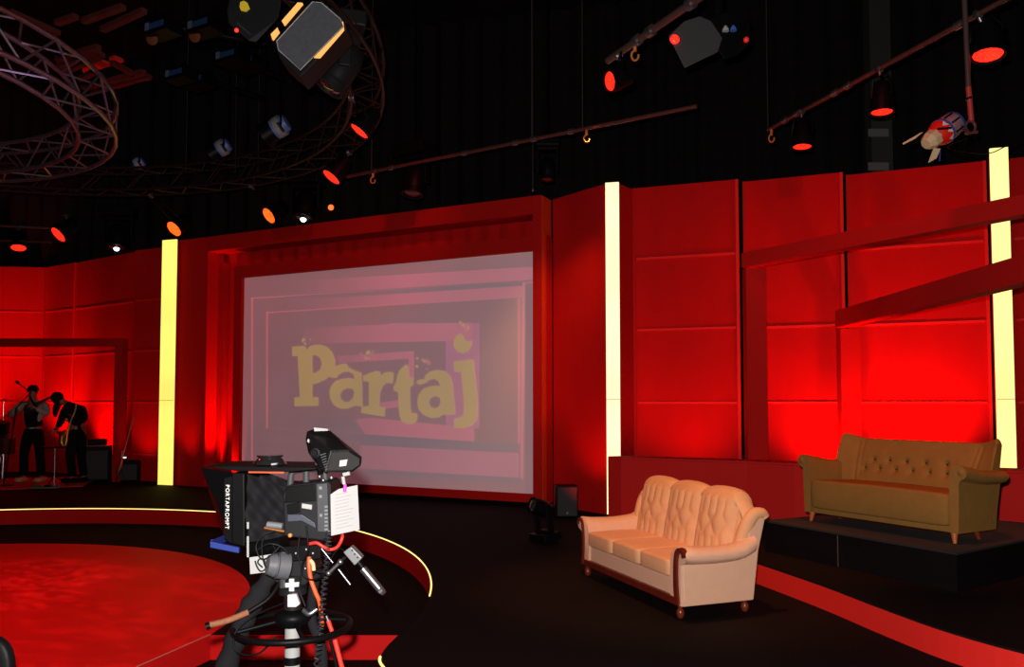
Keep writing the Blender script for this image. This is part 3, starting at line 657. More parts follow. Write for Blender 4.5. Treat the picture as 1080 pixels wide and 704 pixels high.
# ------------------------------------------------------------------ floor lights and loudspeaker by the screen
def moving_head(c, aim, r, label, lens=None, base=None, down=1, group=None, mm=None, L=2.6, yokeside=None):
    """c head centre, aim light direction, r head radius, base: centre of the base box"""
    mm = mm or blk2; c = V(c); aim = V(aim).normalized(); base = V(base)
    t = thing('moving_head_light', label, 'stage light', base, group=group)
    bx = base-c; up_ = bx.normalized()
    sd = aim.cross(up_)
    sd = sd.normalized() if sd.length > 0.1 else V((1, 0, 0))
    bk = up_.cross(sd).normalized()
    R = Matrix((sd, bk, up_)).transposed()
    MB().box(base, (r*3.4, r*2.6, r*1.0), R).build('base', mm, t, bevel=r*0.12)
    yk = MB()
    k = bx.length-r*0.5
    yk.box(c+up_*(k-r*0.18), (r*3.0, r*0.9, r*0.36), R)
    for q in (-1, 1):
        yk.prism([c+sd*q*r*1.22+bk*r*0.34-up_*r*0.45, c+sd*q*r*1.22-bk*r*0.34-up_*r*0.45, c+sd*q*r*1.22-bk*r*0.45+up_*k, c+sd*q*r*1.22+bk*r*0.45+up_*k], sd*q*r*0.28)
    yk.build('yoke', mm, t, bevel=r*0.06)
    MB().lathe(c, aim, [(-L*0.5*r, r*0.55), (-L*0.46*r, r*0.8), (-L*0.2*r, r*1.0), (L*0.28*r, r*1.0), (L*0.34*r, r*0.93), (L*0.40*r, r*0.93), (L*0.42*r, r*1.02), (L*0.56*r, r*1.0), (L*0.56*r, r*0.82), (L*0.50*r, r*0.80)], 22).build('head', mm, t, smooth=True)
    gl_ = lens if (lens is not None and lens != lens_white) else mat('dark_glass', (0.02, 0.025, 0.03), 0.08, coat=1.0)
    le = MB().lathe(c+aim*L*0.50*r, aim, [(0, r*0.8), (r*0.12, r*0.6), (r*0.18, r*0.2), (r*0.185, r*0.02)], 20).build('lens', gl_, t, smooth=True)
    if lens == lens_white: MB().ball(c+aim*(L*0.50*r+r*0.15), r*0.30, 10).build('bright_spot', lens_white, t, smooth=True, label='small white reflection painted as a glow')
    return t
p = at2(573, 571, 0)
moving_head((p.x-0.02, p.y, 0.34), (-0.75, -0.45, 0.30), 0.085, 'black moving head light on the floor below the right end of the screen', None, (p.x+0.02, p.y, 0.045), mm=blk)
p = at2(193, 510, 0)
moving_head((p.x, p.y-0.1, 0.33), (0.1, 0.2, 1.0), 0.10, 'small black moving head light on the floor right of the left light column', None, (p.x, p.y-0.1, 0.05), mm=blk)
p = at2(597, 545, 0)
sp_ = thing('loudspeaker', 'black box loudspeaker on the floor right of the screen portal', 'loudspeaker', (p.x, p.y, 0), 0.06)
MB().box((0, 0, 0.20), (0.27, 0.24, 0.39)).build('cabinet', blk, sp_, local=True, bevel=0.01)
MB().box((0, -0.124, 0.20), (0.24, 0.01, 0.35)).build('grille', mat('speaker_grille', (0.02, 0.022, 0.024), 0.7, bump=0.4, bscale=400), sp_, local=True)
MB().box((0.0, -0.131, 0.06), (0.016, 0.004, 0.02)).build('badge', steel, sp_, local=True)

# ------------------------------------------------------------------ television camera in the foreground
DC = 3.25
def c(u, v, d=0.0): return atd(u, v, DC+d)
def pri(pix, d0, d1, mb=None):
    mb = mb or MB(); a = [c(u, v, d0) for u, v in pix]; return mb.prism(a, (0, d1-d0, 0))
def pxt(pix, r, m, name, par, n=8, k=6, label=None):      # tube through (u,v,d)
    return MB().tube(arc([c(*q) for q in pix], k), r, n).build(name, m, par, smooth=True, label=label)
ax = c(308.5, 670)
ped = thing('camera_pedestal', 'studio camera pedestal with white column and round black steering ring, in the foreground', 'camera pedestal', (ax.x, ax.y, ZL0))
col_top = c(308, 657).z
MB().lathe((ax.x, ax.y, ZL0+0.16), (0, 0, 1), [(0, 0.030), (col_top-ZL0-0.16, 0.030)], 24).build('column', white_pt, ped, smooth=True)
MB().lathe((ax.x, ax.y, c(308, 695).z-0.02), (0, 0, 1), [(0, 0.034), (0.03, 0.034)], 24).build('collar', blk, ped, smooth=True)
MB().lathe((ax.x, ax.y, ZL0+0.01), (0, 0, 1), [(0.04, 0.30), (0.05, 0.33), (0.15, 0.30), (0.20, 0.10), (0.24, 0.06)], 24).build('base', blk2, ped, smooth=True)
for k in range(3):
    a = k*2*PI/3+0.5; MB().cyl((ax.x+0.25*math.cos(a)-0.02, ax.y+0.25*math.sin(a), ZL0+0.05), (ax.x+0.25*math.cos(a)+0.02, ax.y+0.25*math.sin(a), ZL0+0.05), 0.05, n=18).build('wheel', blk, ped, smooth=True)
zr = c(308, 661).z
ring = [V((ax.x+0.225*math.cos(t*PI/20), ax.y+0.225*math.sin(t*PI/20), zr)) for t in range(40)]
MB().tube(ring, 0.013, 10, closed=True).build('steering_ring', blk, ped, smooth=True)
sk = MB()
for k in range(4):
    a = k*PI/2+0.45; sk.cyl((ax.x+0.03*math.cos(a), ax.y+0.03*math.sin(a), zr+0.03), (ax.x+0.222*math.cos(a), ax.y+0.222*math.sin(a), zr), 0.008)
sk.build('ring_spokes', blk, ped, smooth=True)
MB().lathe((ax.x, ax.y, col_top-0.01), (0, 0, 1), [(0, 0.055), (0.03, 0.075), (0.05, 0.07), (0.065, 0.04)], 20).build('hub', blk, ped, smooth=True)
MB().lathe((ax.x, ax.y, col_top+0.04), (0, 0, 1), [(0, 0.035), (0.07, 0.035), (0.075, 0.055), (0.10, 0.055), (0.105, 0.045), (0.15, 0.05)], 18).build('fluid_head', blk2, ped, smooth=True)
pri([(283, 594), (330, 590), (333, 603), (322, 618), (296, 620), (284, 608)], -0.03, 0.10).build('pan_head', blk2, ped, bevel=0.006)
pri([(287, 578), (338, 574), (338, 590), (287, 595)], -0.05, 0.10).build('mounting_plate', blk, ped, bevel=0.004)
pc_ = MB(); pri([(301, 615.5), (316, 614.5), (316, 619), (301, 620)], -0.075, -0.07, pc_); pri([(305, 611), (310, 611), (310, 624), (305, 624)], -0.0755, -0.07, pc_)
pc_.build('cross_mark', mat('white_mark', (0.7, 0.7, 0.72), 0.5), ped, label='white cross-shaped marking')
pri([(303, 628), (312, 627), (316, 638), (312, 641), (303, 641)], -0.075, -0.055).build('lock_lever', mat('pinkish_lever', (0.62, 0.5, 0.52), 0.5), ped, bevel=0.003)
MB().tube(arc([c(320, 644, -0.07), c(326, 648, -0.08), c(334, 643, -0.07)], 5), 0.010, 8).build('clamp', steel, ped, smooth=True)
ph = thing('pan_handle', 'pan handle with tan foam grip sticking out left of the camera pedestal', 'camera handle', c(240, 652, -0.1))
MB().tube(arc([c(221, 659.5, -0.16), c(240, 655, -0.13), c(262, 646, -0.10)], 4), 0.012, 10).build('foam_grip', tan_m, ph, smooth=True)
MB().tube([c(217, 661.5, -0.165), c(221.5, 659.8, -0.16)], 0.014, 10).build('end_cap', blk, ph, smooth=True)
MB().tube(arc([c(262, 646, -0.10), c(285, 630, -0.06), c(300, 605, 0.0)], 4), 0.009, 8).build('rod', blk, ph, smooth=True)

tv = thing('television_camera', 'large black studio television camera with tilted viewfinder, in the foreground', 'television camera', c(318, 568, 0.03))
pri([(298, 522), (304, 512), (345, 508), (349, 511), (350, 565), (340, 571), (300, 566)], -0.08, 0.10).build('body', blk2, tv, bevel=0.006)
pri([(300, 531), (302, 514), (332, 511), (333, 529)], -0.088, -0.078).build('side_cover', blk, tv, bevel=0.002, label='shiny black side cover')
pri([(334, 511), (345, 510), (347, 562), (335, 561)], -0.09, -0.078).build('rear_module', grey_pl, tv, bevel=0.002, label='grey rear module')
for k in range(7): pri([(342.2, 534+k*4), (345.6, 533.6+k*4), (345.8, 535.6+k*4), (342.4, 536+k*4)], -0.094, -0.089).build('button', pale_gr, tv)
for q in ((338, 515), (338, 524), (338.5, 544)): pri([(q[0]-1.5, q[1]-1.5), (q[0]+1.5, q[1]-1.5), (q[0]+1.5, q[1]+1.5), (q[0]-1.5, q[1]+1.5)], -0.094, -0.089).build('button', pale_gr, tv)
pri([(318.5, 531.5), (329, 533), (328.6, 537.8), (318.2, 536.2)], -0.091, -0.0785).build('label_plate', paper, tv, label='white label plate')
pri([(302, 533), (316, 530), (317, 541), (303, 543)], -0.086, -0.0785).build('control_recess', blk, tv, bevel=0.002)
pri([(303, 543), (318, 543), (332, 552), (333, 558), (318, 550), (303, 551)], -0.10, -0.078).build('carry_rail', mat('blue_grey_rail', (0.04, 0.045, 0.07), 0.4), tv, bevel=0.003)
hd = MB(); hd.tube(arc([c(306, 513, 0), c(308, 499, 0), (c(318, 495.5, 0)), c(334, 495, 0), c(342, 498, 0), c(343, 509, 0)], 5), 0.013, 8); hd.tube([c(323, 511, 0), c(323, 496, 0)], 0.013, 8)
hd.build('top_handle', grey_pl, tv, smooth=True)
MB().tube(arc([c(338, 500, -0.04), c(336, 492, -0.05), c(335, 484, -0.04)], 4), 0.013, 8).build('viewfinder_arm', blk, tv, smooth=True)
kn = MB()
for q in ((337, 503), (341, 507), (334, 489)): kn.ball(c(q[0], q[1], -0.06), 0.009, 8)
kn.build('knobs', steel, tv, smooth=True)
MB().lathe(c(300, 575, -0.02), (c(262, 577, 0.02)-c(300, 575, -0.02)), [(0, 0.040), (0.05, 0.042), (0.052, 0.046), (0.09, 0.046), (0.092, 0.040), (0.145, 0.038)], 20).build('lens_barrel', blk, tv, smooth=True)
vf = MB().hull([c(323.5, 455, 0.02), c(331, 452.5, 0.06), c(347, 453.5, 0.10), c(325, 478, 0.02), c(345, 476, 0.10), c(322, 464, 0.02), c(331, 484, 0.0),
                c(349, 475, -0.13), c(368, 474.5, -0.10), c(382, 482.5, -0.05), c(381, 491.5, -0.05), c(372, 498.5, -0.09), c(342.5, 499, -0.14), c(337, 494, -0.12)])
vf.build('viewfinder', mat('black_viewfinder', (0.007, 0.007, 0.008), 0.4, noise=0.2, nscale=60, bump=0.1, bscale=80, spec=0.15), tv, bevel=0.004)
pri([(349.5, 477.5), (367, 476.5), (379, 484), (379, 491), (371, 496.5), (345, 497)], -0.150, -0.142).build('viewfinder_hood', mat('matt_black_hood', (0.004, 0.004, 0.004), 0.8), tv, bevel=0.002)
pri([(358.5, 486), (366.5, 485), (365, 491.5), (357.8, 492.5)], -0.155, -0.150).build('eyepiece_window', mat('pale_window', (0.42, 0.42, 0.38), 0.5), tv, label='pale rectangular window')
pri([(324.8, 463), (332.8, 469.5), (331.5, 472.6), (324, 466)], -0.012, 0.002).build('side_label', paper, tv, label='white slanted label')
pri([(331, 451.2), (345.5, 452.6), (346, 454.6), (331.5, 455.2)], -0.0, 0.03).build('top_tape', paper, tv, label='white tape on top')
vn = MB()
for k in range(7): pri([(337.5+k*0.9, 480+k*2.6), (343.5+k*0.3, 478+k*2.7), (343.7+k*0.3, 479+k*2.7), (337.7+k*0.9, 481+k*2.6)], -0.142, -0.13, vn)
vn.build('cooling_ribs', grey_pl, tv)
MB().lathe(c(333, 478, -0.08), (0, -1, 0), [(0, 0.02), (0.012, 0.02), (0.013, 0.012), (0.03, 0.012)], 14).build('tilt_knob', blk, tv, smooth=True)
MB().lathe(c(349.5, 505, -0.06), (0, 0, 1), [(0, 0.010), (0.008, 0.010)], 10).build('screw', steel, tv, smooth=True)
MB().tube([c(298, 555.5, -0.11), c(282, 553.5, -0.11)], 0.013, 12).build('zoom_motor', pale_gr, tv, smooth=True, label='pale grey ribbed cylinder')
MB().tube([c(300, 561, -0.10), c(279, 557, -0.10)], 0.006, 8).build('copper_rod', mat('copper', (0.35, 0.12, 0.03), 0.4, 0.6), tv, smooth=True)
MB().ball(c(306, 565, -0.10), 0.009, 8).build('amber_knob', mat('amber_knob', (0.55, 0.22, 0.05), 0.4), tv, smooth=True)
cl_ = MB()
for (u, v) in ((312, 584), (323, 580), (330, 584), (304, 602), (322, 600)): cl_.ball(c(u, v, -0.06), 0.007, 8)
cl_.build('mount_screws', steel, tv, smooth=True)

tp = thing('teleprompter', 'black teleprompter hood and cloth mounted on the front of the television camera', 'teleprompter', c(258, 570, 0.03))
pri([(244.5, 499), (257.5, 499.5), (258, 577), (244.5, 574)], -0.10, 0.12).build('frame', blk, tp, bevel=0.004)
MB().hull([c(212, 493.5, -0.02), c(246, 498.5, -0.10), c(246, 500, 0.12), c(222, 520, 0.0), c(236, 560, 0.0), c(238, 572, 0.05), c(246, 573, -0.09), c(246, 573, 0.10), c(216, 494, 0.16)]).build('hood', blk, tp, bevel=0.003)
tr_ = MB(); pri([(212, 492.5), (222, 493.2), (246, 497), (300, 498.5), (333, 495.5), (333, 493.5), (300, 493), (240, 492)], -0.13, 0.16, tr_); tr_.build('top_tray', blk, tp, bevel=0.002)
pri([(262, 497.6), (300, 498.0), (299, 499.6), (262, 499.2)], -0.133, -0.128).build('tray_edge', mat('orange_red_edge', (0.55, 0.07, 0.02), 0.4), tp, label='orange-red tray edge')
MB().lathe(c(284.5, 494, 0.02), (0, 0, 1), [(0, 0.070), (0.010, 0.070), (0.024, 0.062), (0.038, 0.050), (0.042, 0.045), (0.046, 0.051), (0.053, 0.052), (0.054, 0.035)], 24).build('camera_dome', mat('glossy_black', (0.012, 0.012, 0.013), 0.12, coat=1.0), tp, smooth=True)
pri([(286, 489.3), (291.5, 488.8), (291.5, 490.4), (286, 490.9)], -0.062, -0.045).build('dome_label', paper, tp, label='small white label')
def clothfn(s, t):
    q = c(257+s*43, 500+t*72, 0); hgt = 1-0.30*s**1.5
    v = 536+(500+t*72-536)*hgt+(4*s)
    d = -0.09+0.02*math.sin(PI*t)+0.016*math.sin(7*t+9*s)+0.010*math.sin(16*t-11*s+2)+0.03*s
    return c(257+s*44, v, d)
mb_ = MB().grid(26, 34, clothfn); k0 = len(mb_.v); mb_.v += [p_+V((0, 0.15, 0)) for p_ in mb_.v[:k0]]; mb_.f += [[i+k0 for i in f][::-1] for f in mb_.f[:]]
mb_.build('light_cloth', cloth_blk, tp, smooth=True, fix=False, label='draped charcoal cloth')
w_ = MB(); w_.tube([c(261.5, 551, -0.12), c(261.5, 558, -0.12)], 0.0045, 6); w_.tube([c(261.5, 566, -0.12), c(261.5, 588, -0.12)], 0.0045, 6); w_.build('white_rod', paper, tp, label='thin white upright rod')
bl = MB(); pri([(221.5, 571.5), (251.5, 578), (251.5, 584), (221.5, 578)], -0.12, -0.10, bl); pri([(221.5, 571), (226, 572), (226, 578), (221.5, 577.5)], -0.10, 0.06, bl)
pri([(222, 569.6), (240, 568.5), (240, 571), (222, 572)], 0.06, 0.07, bl)
bl.build('blue_bracket', blue_m, tp, bevel=0.002, label='bright blue angled bracket')
# writing on the side of the hood, read from top to bottom
cu = bpy.data.curves.new('side_lettering', 'FONT'); cu.body = 'PORTAPROMPT'; cu.size = 0.021; cu.extrude = 0.0006; cu.space_character = 1.22
to = bpy.data.objects.new('side_lettering', cu); COL.objects.link(to); to.parent = tp
to.rotation_euler = (PI/2, PI/2, 0); to.location = c(238.2, 511.5, -0.112)-tp.location
cu.materials.append(mat('white_lettering', (0.8, 0.8, 0.8), 0.6)); bpy.context.view_layer.update()
me_ = bpy.data.meshes.new_from_object(to.evaluated_get(bpy.context.evaluated_depsgraph_get()))
t2 = bpy.data.objects.new('side_lettering', me_); COL.objects.link(t2); t2.parent = tp; t2.rotation_euler = to.rotation_euler; t2.location = to.location; t2['label'] = 'white vertical lettering'
bpy.data.objects.remove(to); t2.name = 'side_lettering'
pri([(236.5, 505), (244.6, 503), (244.6, 574), (236.5, 568)], -0.111, -0.09).build('hood_side', blk, tp)

lg = thing('reference_card', 'white card with a black looped mark hanging under the teleprompter', 'card', c(276, 596, -0.08))
pri([(263, 588.5), (286, 585), (288, 603), (264, 606)], -0.095, -0.092).build('card_sheet', paper, lg)
MB().tube(arc([c(269, 592, -0.10), c(271, 598, -0.10), c(275, 603, -0.10), c(280, 600, -0.10), c(279, 592, -0.10), c(274, 590, -0.10), c(272, 594, -0.10), c(277, 599, -0.10)], 5), 0.0032, 6).build('black_mark', blackink, lg, smooth=True)
zc = thing('zoom_grip', 'round grey zoom control grip in front of the camera pedestal head', 'camera grip', c(293, 597, -0.12))
MB().lathe(c(282, 596, -0.13), c(306, 598, -0.09)-c(282, 596, -0.13), [(-0.002, 0.020), (0.0, 0.036), (0.028, 0.046), (0.030, 0.040), (0.036, 0.040), (0.038, 0.050), (0.080, 0.050), (0.086, 0.04)], 22).build('drum', mid_gr, zc, smooth=True)
MB().tube([c(298, 606, -0.10), c(297.5, 620, -0.09)], 0.010, 10).build('stem', steel, zc, smooth=True)
MB().tube([c(299, 583, -0.10), c(298, 588, -0.10)], 0.009, 10).build('top_stub', pale_gr, zc, smooth=True)
fg = thing('focus_grip', 'silver focus handle with cylindrical grip, right of the camera', 'camera grip', c(376, 596, -0.12))
pri([(362, 583), (370, 577), (382, 589), (374, 597)], -0.15, -0.10).build('switch_box', pale_gr, fg, bevel=0.003)
sb = MB()
for q in ((371.5, 581), (374, 585), (377, 588.5)): pri([(q[0]-1.1, q[1]), (q[0], q[1]-1.1), (q[0]+1.1, q[1]), (q[0], q[1]+1.1)], -0.153, -0.149, sb)
sb.build('switches', blk, fg)
MB().tube([c(377, 592, -0.125), c(384, 601, -0.125)], 0.010, 10).build('neck', blk, fg, smooth=True)
MB().tube([c(382.5, 600, -0.125), c(402, 623.5, -0.125)], 0.0145, 14).build('grip', steel, fg, smooth=True)
MB().tube([c(400.8, 624.8, -0.125), c(403.8, 621.8, -0.125)], 0.018, 10).build('end_disc', steel, fg, smooth=True)
bc = MB(); bc.tube([c(339, 579, -0.12), c(351, 594, -0.12)], 0.0035, 8); bc.tube([c(357, 601, -0.12), c(369.5, 617, -0.12)], 0.0045, 8); bc.build('rod', steel, fg, smooth=True)
bb = MB(); bb.ball(c(359, 593, -0.12), 0.012, 10); bb.ball(c(346.5, 605, -0.12), 0.011, 10); bb.tube([c(359, 593, -0.12), c(346.5, 605, -0.12)], 0.0075, 8); bb.build('ball_clamp', steel, fg, smooth=True)
bb = MB(); bb.tube([c(346.5, 605, -0.12), c(330, 602, -0.06)], 0.006, 8); bb.tube([c(359, 593, -0.12), c(364, 588, -0.125)], 0.006, 8); bb.build('support_arm', blk2, fg, smooth=True)
ss = thing('script_sheet', 'white paper sheet clipped below the viewfinder of the television camera', 'paper', c(363, 540, -0.13))
def sheet(s, t): return c(348.5+s*28.5+1.3*t*s*1.0+0.8*t, 518-s*6+t*(47.5-s*0.5)-(3.0*(1-s)*0 if t else 0)+(4*(0.3-s)/0.3 if (s < 0.3 and t == 0) else 0), -0.135+0.006*math.sin(PI*s)+0.006*t)
mb_ = MB().grid(10, 10, sheet); k0 = len(mb_.v); mb_.v += [p_+V((0, 0.001, 0)) for p_ in mb_.v[:k0]]; mb_.f += [[i+k0 for i in f][::-1] for f in mb_.f[:]]
mb_.build('paper', paper, ss, smooth=True, fix=False)
ln = MB()
for k in range(11):
    t0 = 0.12+k*0.075; w0 = 0.14+0.04*rnd.random(); w1 = 0.55+0.35*rnd.random()
    a = sheet(w0, t0); b = sheet(w1, t0); ln.prism([a+V((0, -0.0007, 0)), b+V((0, -0.0007, 0)), b+V((0, -0.0007, 0.0016)), a+V((0, -0.0007, 0.0016))], (0, -0.0002, 0))
ln.build('printed_lines', mat('pale_print', (0.20, 0.19, 0.22), 0.8), ss, label='faint printed lines')
MB().tube([c(364, 511, -0.14), c(363.5, 519, -0.142)], 0.0065, 8).build('ribbon', pink_m, ss, smooth=True, label='bright pink ribbon')
cw = MB(); cw.tube([c(361.5, 503, -0.14), c(363, 511, -0.14)], 0.007, 8); cw.tube([c(362, 501, -0.14), c(369, 499.5, -0.14)], 0.008, 8); cw.build('white_clip', paper, ss, smooth=True, label='white clip')

# cables on the camera
def cable(name, label, pix, r, m, cat='cable'):
    o = MB().tube(arc([c(*q) for q in pix], 6), r, 8).build(name, m, None, smooth=True); return tag(o, label, cat)
def cloth_bundle():
    path = arc([c(300, 590, 0.08), c(285, 608, 0.03), c(272, 628, 0.0), (c(262, 645, -0.02)), c(252, 668, -0.03), c(240, 700, -0.03), c(232, 740, 0.0), c(236, 850, 0.1), c(255, 880, 0.15)], 6)
    rr = [0.022+0.020*min(1, i/14)+0.004*math.sin(i*1.3) for i in range(len(path))]
    return MB().tube(path, rr, 12)
tag(cloth_bundle().build('cable_sleeve', cloth_blk, None, smooth=True), 'thick dark cloth-covered cable bundle hanging down left of the white pedestal column', 'cable')
tag(MB().tube(arc([c(335, 600, 0.05), c(330, 625, 0.04), c(329, 655, 0.03), c(338, 680, 0.0), c(340, 720, 0.0), c(330, 860, 0.05)], 6), [0.020]*31, 12).build('cable_sleeve', cloth_blk, None, smooth=True), 'dark cloth cable sleeve hanging down right of the white pedestal column', 'cable')
def coil():
    a, b = c(345, 575, -0.10), c(337, 712, -0.10); pts = []; n = 34
    ctrl = arc([c(347, 560, -0.10), c(345, 590, -0.10), c(341, 630, -0.10), c(338, 668, -0.10), c(334, 705, -0.10), c(330, 800, -0.05)], 40)
    for i, p_ in enumerate(ctrl):
        t = i*2*PI/5.5; pts.append(p_+V((0.011*math.cos(t), 0.011*math.sin(t), 0)))
    return MB().tube(pts, 0.0036, 5)
tag(coil().build('coiled_cable', mat('grey_black_rubber', (0.02, 0.02, 0.024), 0.4, spec=0.3), None, smooth=True), 'black coiled cable hanging from the rear of the television camera', 'cable')
cable('orange_cable', 'bright orange cable running down right of the pedestal head', [(326, 588, -0.07), (326, 598, -0.08), (328, 612, -0.08), (333, 626, -0.08), (337, 636, -0.07), (340, 660, -0.02)], 0.0085, orange_cable)
cable('red_cable', 'red cable looping beneath the hanging white script sheet', [(326, 574, -0.10), (334, 573, -0.11), (341, 577, -0.11), (348, 580, -0.10), (356, 577, -0.10), (361, 567, -0.10), (360, 560, -0.05)], 0.0065, red_cable)
cable('thin_black_cable', 'thin dark cable looping from the camera body round the focus handle', [(323, 555, -0.10), (325, 580, -0.11), (319, 596, -0.11), (320, 607, -0.11), (330, 612, -0.11), (343, 606, -0.12), (350, 588, -0.12), (358, 579, -0.12), (365, 583, -0.13)], 0.0035, blk)
cable('yellow_cable', 'short pale cable tie dangling beside the orange cable', [(327, 591, -0.09), (330, 595, -0.09), (331, 602, -0.09)], 0.008, mat('pale_straw', (0.55, 0.42, 0.22), 0.7))
cable('black_loop_cable', 'black cable loop hanging under the lens of the television camera', [(278, 566, -0.11), (276, 580, -0.12), (280, 598, -0.13), (290, 603, -0.13), (294, 590, -0.12), (288, 575, -0.11)], 0.003, blk)
cable('black_loop_cable', 'long thin black cable loop hanging outside the steering ring at its left', [(300, 636, -0.03), (268, 650, -0.10), (248, 668, -0.14), (250, 688, -0.15), (272, 690, -0.15), (292, 672, -0.13)], 0.0035, blk)
cable('thin_black_cable', 'thin grey cable curling from the zoom grip up to the camera body', [(290, 560, -0.12), (276, 566, -0.13), (270, 578, -0.13), (276, 590, -0.14), (286, 586, -0.14), (296, 576, -0.12)], 0.0028, blk2)
cable('thin_black_cable', 'thin grey cable hanging under the camera body beside the orange cable', [(316, 566, -0.11), (314, 585, -0.10), (318, 600, -0.09), (316, 622, -0.08), (322, 640, -0.08)], 0.0032, blk2)
cable('thin_black_cable', 'grey cable running from the lens barrel down to the pedestal head', [(272, 580, -0.10), (284, 574, -0.13), (298, 578, -0.12), (306, 590, -0.10), (300, 606, -0.09)], 0.0035, blk2)
lr = thing('support_rod', 'red and silver rod leaning at the right of the camera pedestal', 'rod', c(358, 700, 0))
MB().tube([c(346, 655, -0.12), c(350, 666, -0.12)], 0.0085, 8).build('upper_rod', red_cable, lr, smooth=True)
MB().tube([c(353, 675, -0.12), c(375, 760, -0.12)], 0.0095, 8).build('lower_rod', red_cable, lr, smooth=True)
MB().tube([c(344, 650, -0.12), c(346.5, 656, -0.12)], 0.006, 8).build('tip', steel, lr, smooth=True)
MB().tube([c(348.5, 676, -0.11), c(368, 760, -0.11)], 0.006, 8).build('black_rod', blk, lr, smooth=True)
MB().tube([c(375, 760, -0.12), c(400, 893, -0.12)], 0.008, 8).build('foot_rod', blk, lr, smooth=True)

# black chair back at the lower left corner
ch = thing('padded_chair', 'rounded black padded chair back cut off at the bottom left corner', 'chair', (-2.06, 3.2, ZL0))
xr, zt_ = atd(15.5, 700, 3.2).x, atd(4, 668.5, 3.2).z
w2 = 0.24; cx_ = xr-w2
bkm = MB()
def cb(s, t):
    a = 2*PI*s
    def sg(q, p_): return math.copysign(abs(q)**p_, q)
    return None
superbox(bkm, (cx_, 3.2, zt_-0.27), (2*w2, 0.07, 0.54), 0.42, 36, 18).build('backrest', mat('black_leatherette', (0.006, 0.006, 0.007), 0.5, noise=0.2, nscale=20, spec=0.15), ch, smooth=True)
superbox(MB(), (cx_, 2.93, ZL0+0.46), (0.48, 0.46, 0.09), 0.3, 30, 14).build('seat', MATS['black_leatherette'], ch, smooth=True)
for sx in (-0.2, 0.2):
    for sy in (2.76, 3.14): MB().cyl((cx_+sx, sy, ZL0), (cx_+sx*0.9, sy, ZL0+0.45), 0.012).build('leg', steel, ch, smooth=True)
for sx in (-0.2, 0.2): MB().cyl((cx_+sx*0.9, 3.16, ZL0+0.40), (cx_+sx*0.8, 3.2, zt_-0.40), 0.012).build('back_post', steel, ch, smooth=True)


# ------------------------------------------------------------------ lighting rig overhead
def ring_truss(label, cx, cy, R, z, w, m, rc, rl, nb, a_from=0.0, a_to=2*PI):
    t = thing('ring_truss', label, 'truss', (cx, cy, z))
    full = abs(a_to-a_from-2*PI) < 1e-6; n = nb*2
    def P(i, k):
        a = a_from+(a_to-a_from)*i/n; r_, zz = ((R-w/2, z), (R+w/2, z), (R+w/2, z+w), (R-w/2, z+w))[k]
        return V((cx+r_*math.cos(a), cy+r_*math.sin(a), zz))
    for k in range(4): MB().tube([P(i, k) for i in range(n if full else n+1)], rc, 7, closed=full).build('chord', m, t, smooth=True)
    for k in range(4):
        mb = MB()
        for i in range(0, n, 2): mb.tube([P(i, k), P(i+1, (k+1) % 4)], rl, 5); mb.tube([P(i+1, (k+1) % 4), P(i+2, k)], rl, 5)
        mb.build('lacing', m, t, smooth=True)
    return t
ring_truss('huge dark ring truss hanging over the round stage, its far side crossing above the screen', -6.2, 7.7, 4.72, 4.7, 0.34, dtruss_m, 0.020, 0.009, 44)
ring_truss('smaller silver ring truss at the upper left corner', -7.65, 8.15, 3.02, 4.58, 0.40, truss_m, 0.027, 0.013, 24)
wires = thing('hanging_wires', 'thin steel wires dropping from the ceiling to the red-brown pipes', 'wires', (0.5, 10, 4.7))
def wire(u, v, D, z1=8.55, par=None):
    p = atd(u, v, D); return MB().tube([p, (p.x, p.y, z1)], 0.0055, 5).build('wire', mat('grey_wire', (0.08, 0.07, 0.07), 0.4, 0.5), par or wires, smooth=True)
def pipe(label, a, b, r, m, extra=()):
    t = thing('lighting_pipe', label, 'pipe', (V(a)+V(b))/2)
    MB().tube([a, b], r, 12).build('tube', m, t, smooth=True)
    e = (V(b)-V(a)).normalized()
    for f_ in extra:
        p = V(a)+(V(b)-V(a))*f_; MB().tube([p-e*0.035, p+e*0.035], r*1.5, 10).build('coupler', steel, t, smooth=True)
    return t
A1, A2 = onz(366, 186.5, 4.7), onz(735, 112, 4.7)
pA = pipe('long red-brown pipe hanging above the screen, from the ring truss to the centre', A1, A2, 0.024, rust, (0.10, 0.16, 0.40, 0.55, 0.60, 0.70))
B1, B2 = onz(810, 137, 4.7), onz(1068, -5, 4.7)
pB = pipe('red-brown pipe above the right panels carrying three red lamps', B1, B2, 0.024, rust, (0.10, 0.17, 0.36, 0.42, 0.84))
C1, C2 = onz(641, 64, 4.7), onz(740, -4, 4.7)
pC = pipe('short grey-brown pipe at the top centre', C1, C2, 0.034, mat('grey_brown_pipe', (0.15, 0.08, 0.07), 0.4, 0.6, noise=0.2, nscale=10), (0.35, 0.5, 0.9))
def at_pipe(a, b, u):
    best = min(range(201), key=lambda k: abs(540+F*((V(a)+(V(b)-V(a))*k/200).x)/((V(a)+(V(b)-V(a))*k/200).y)-u)); return V(a)+(V(b)-V(a))*best/200
for a, b, u, par in ((A1, A2, 390, wires), (A1, A2, 562, wires), (A1, A2, 615, wires), (B1, B2, 814, wires), (A1, A2, 700, None)):
    if par: p = at_pipe(a, b, u); MB().tube([p, (p.x, p.y, 8.55)], 0.0055, 5).build('wire', mat('grey_wire', (0.08, 0.07, 0.07), 0.4, 0.5), wires, smooth=True)
D1 = onz(562, 200, 4.28+0.0); 
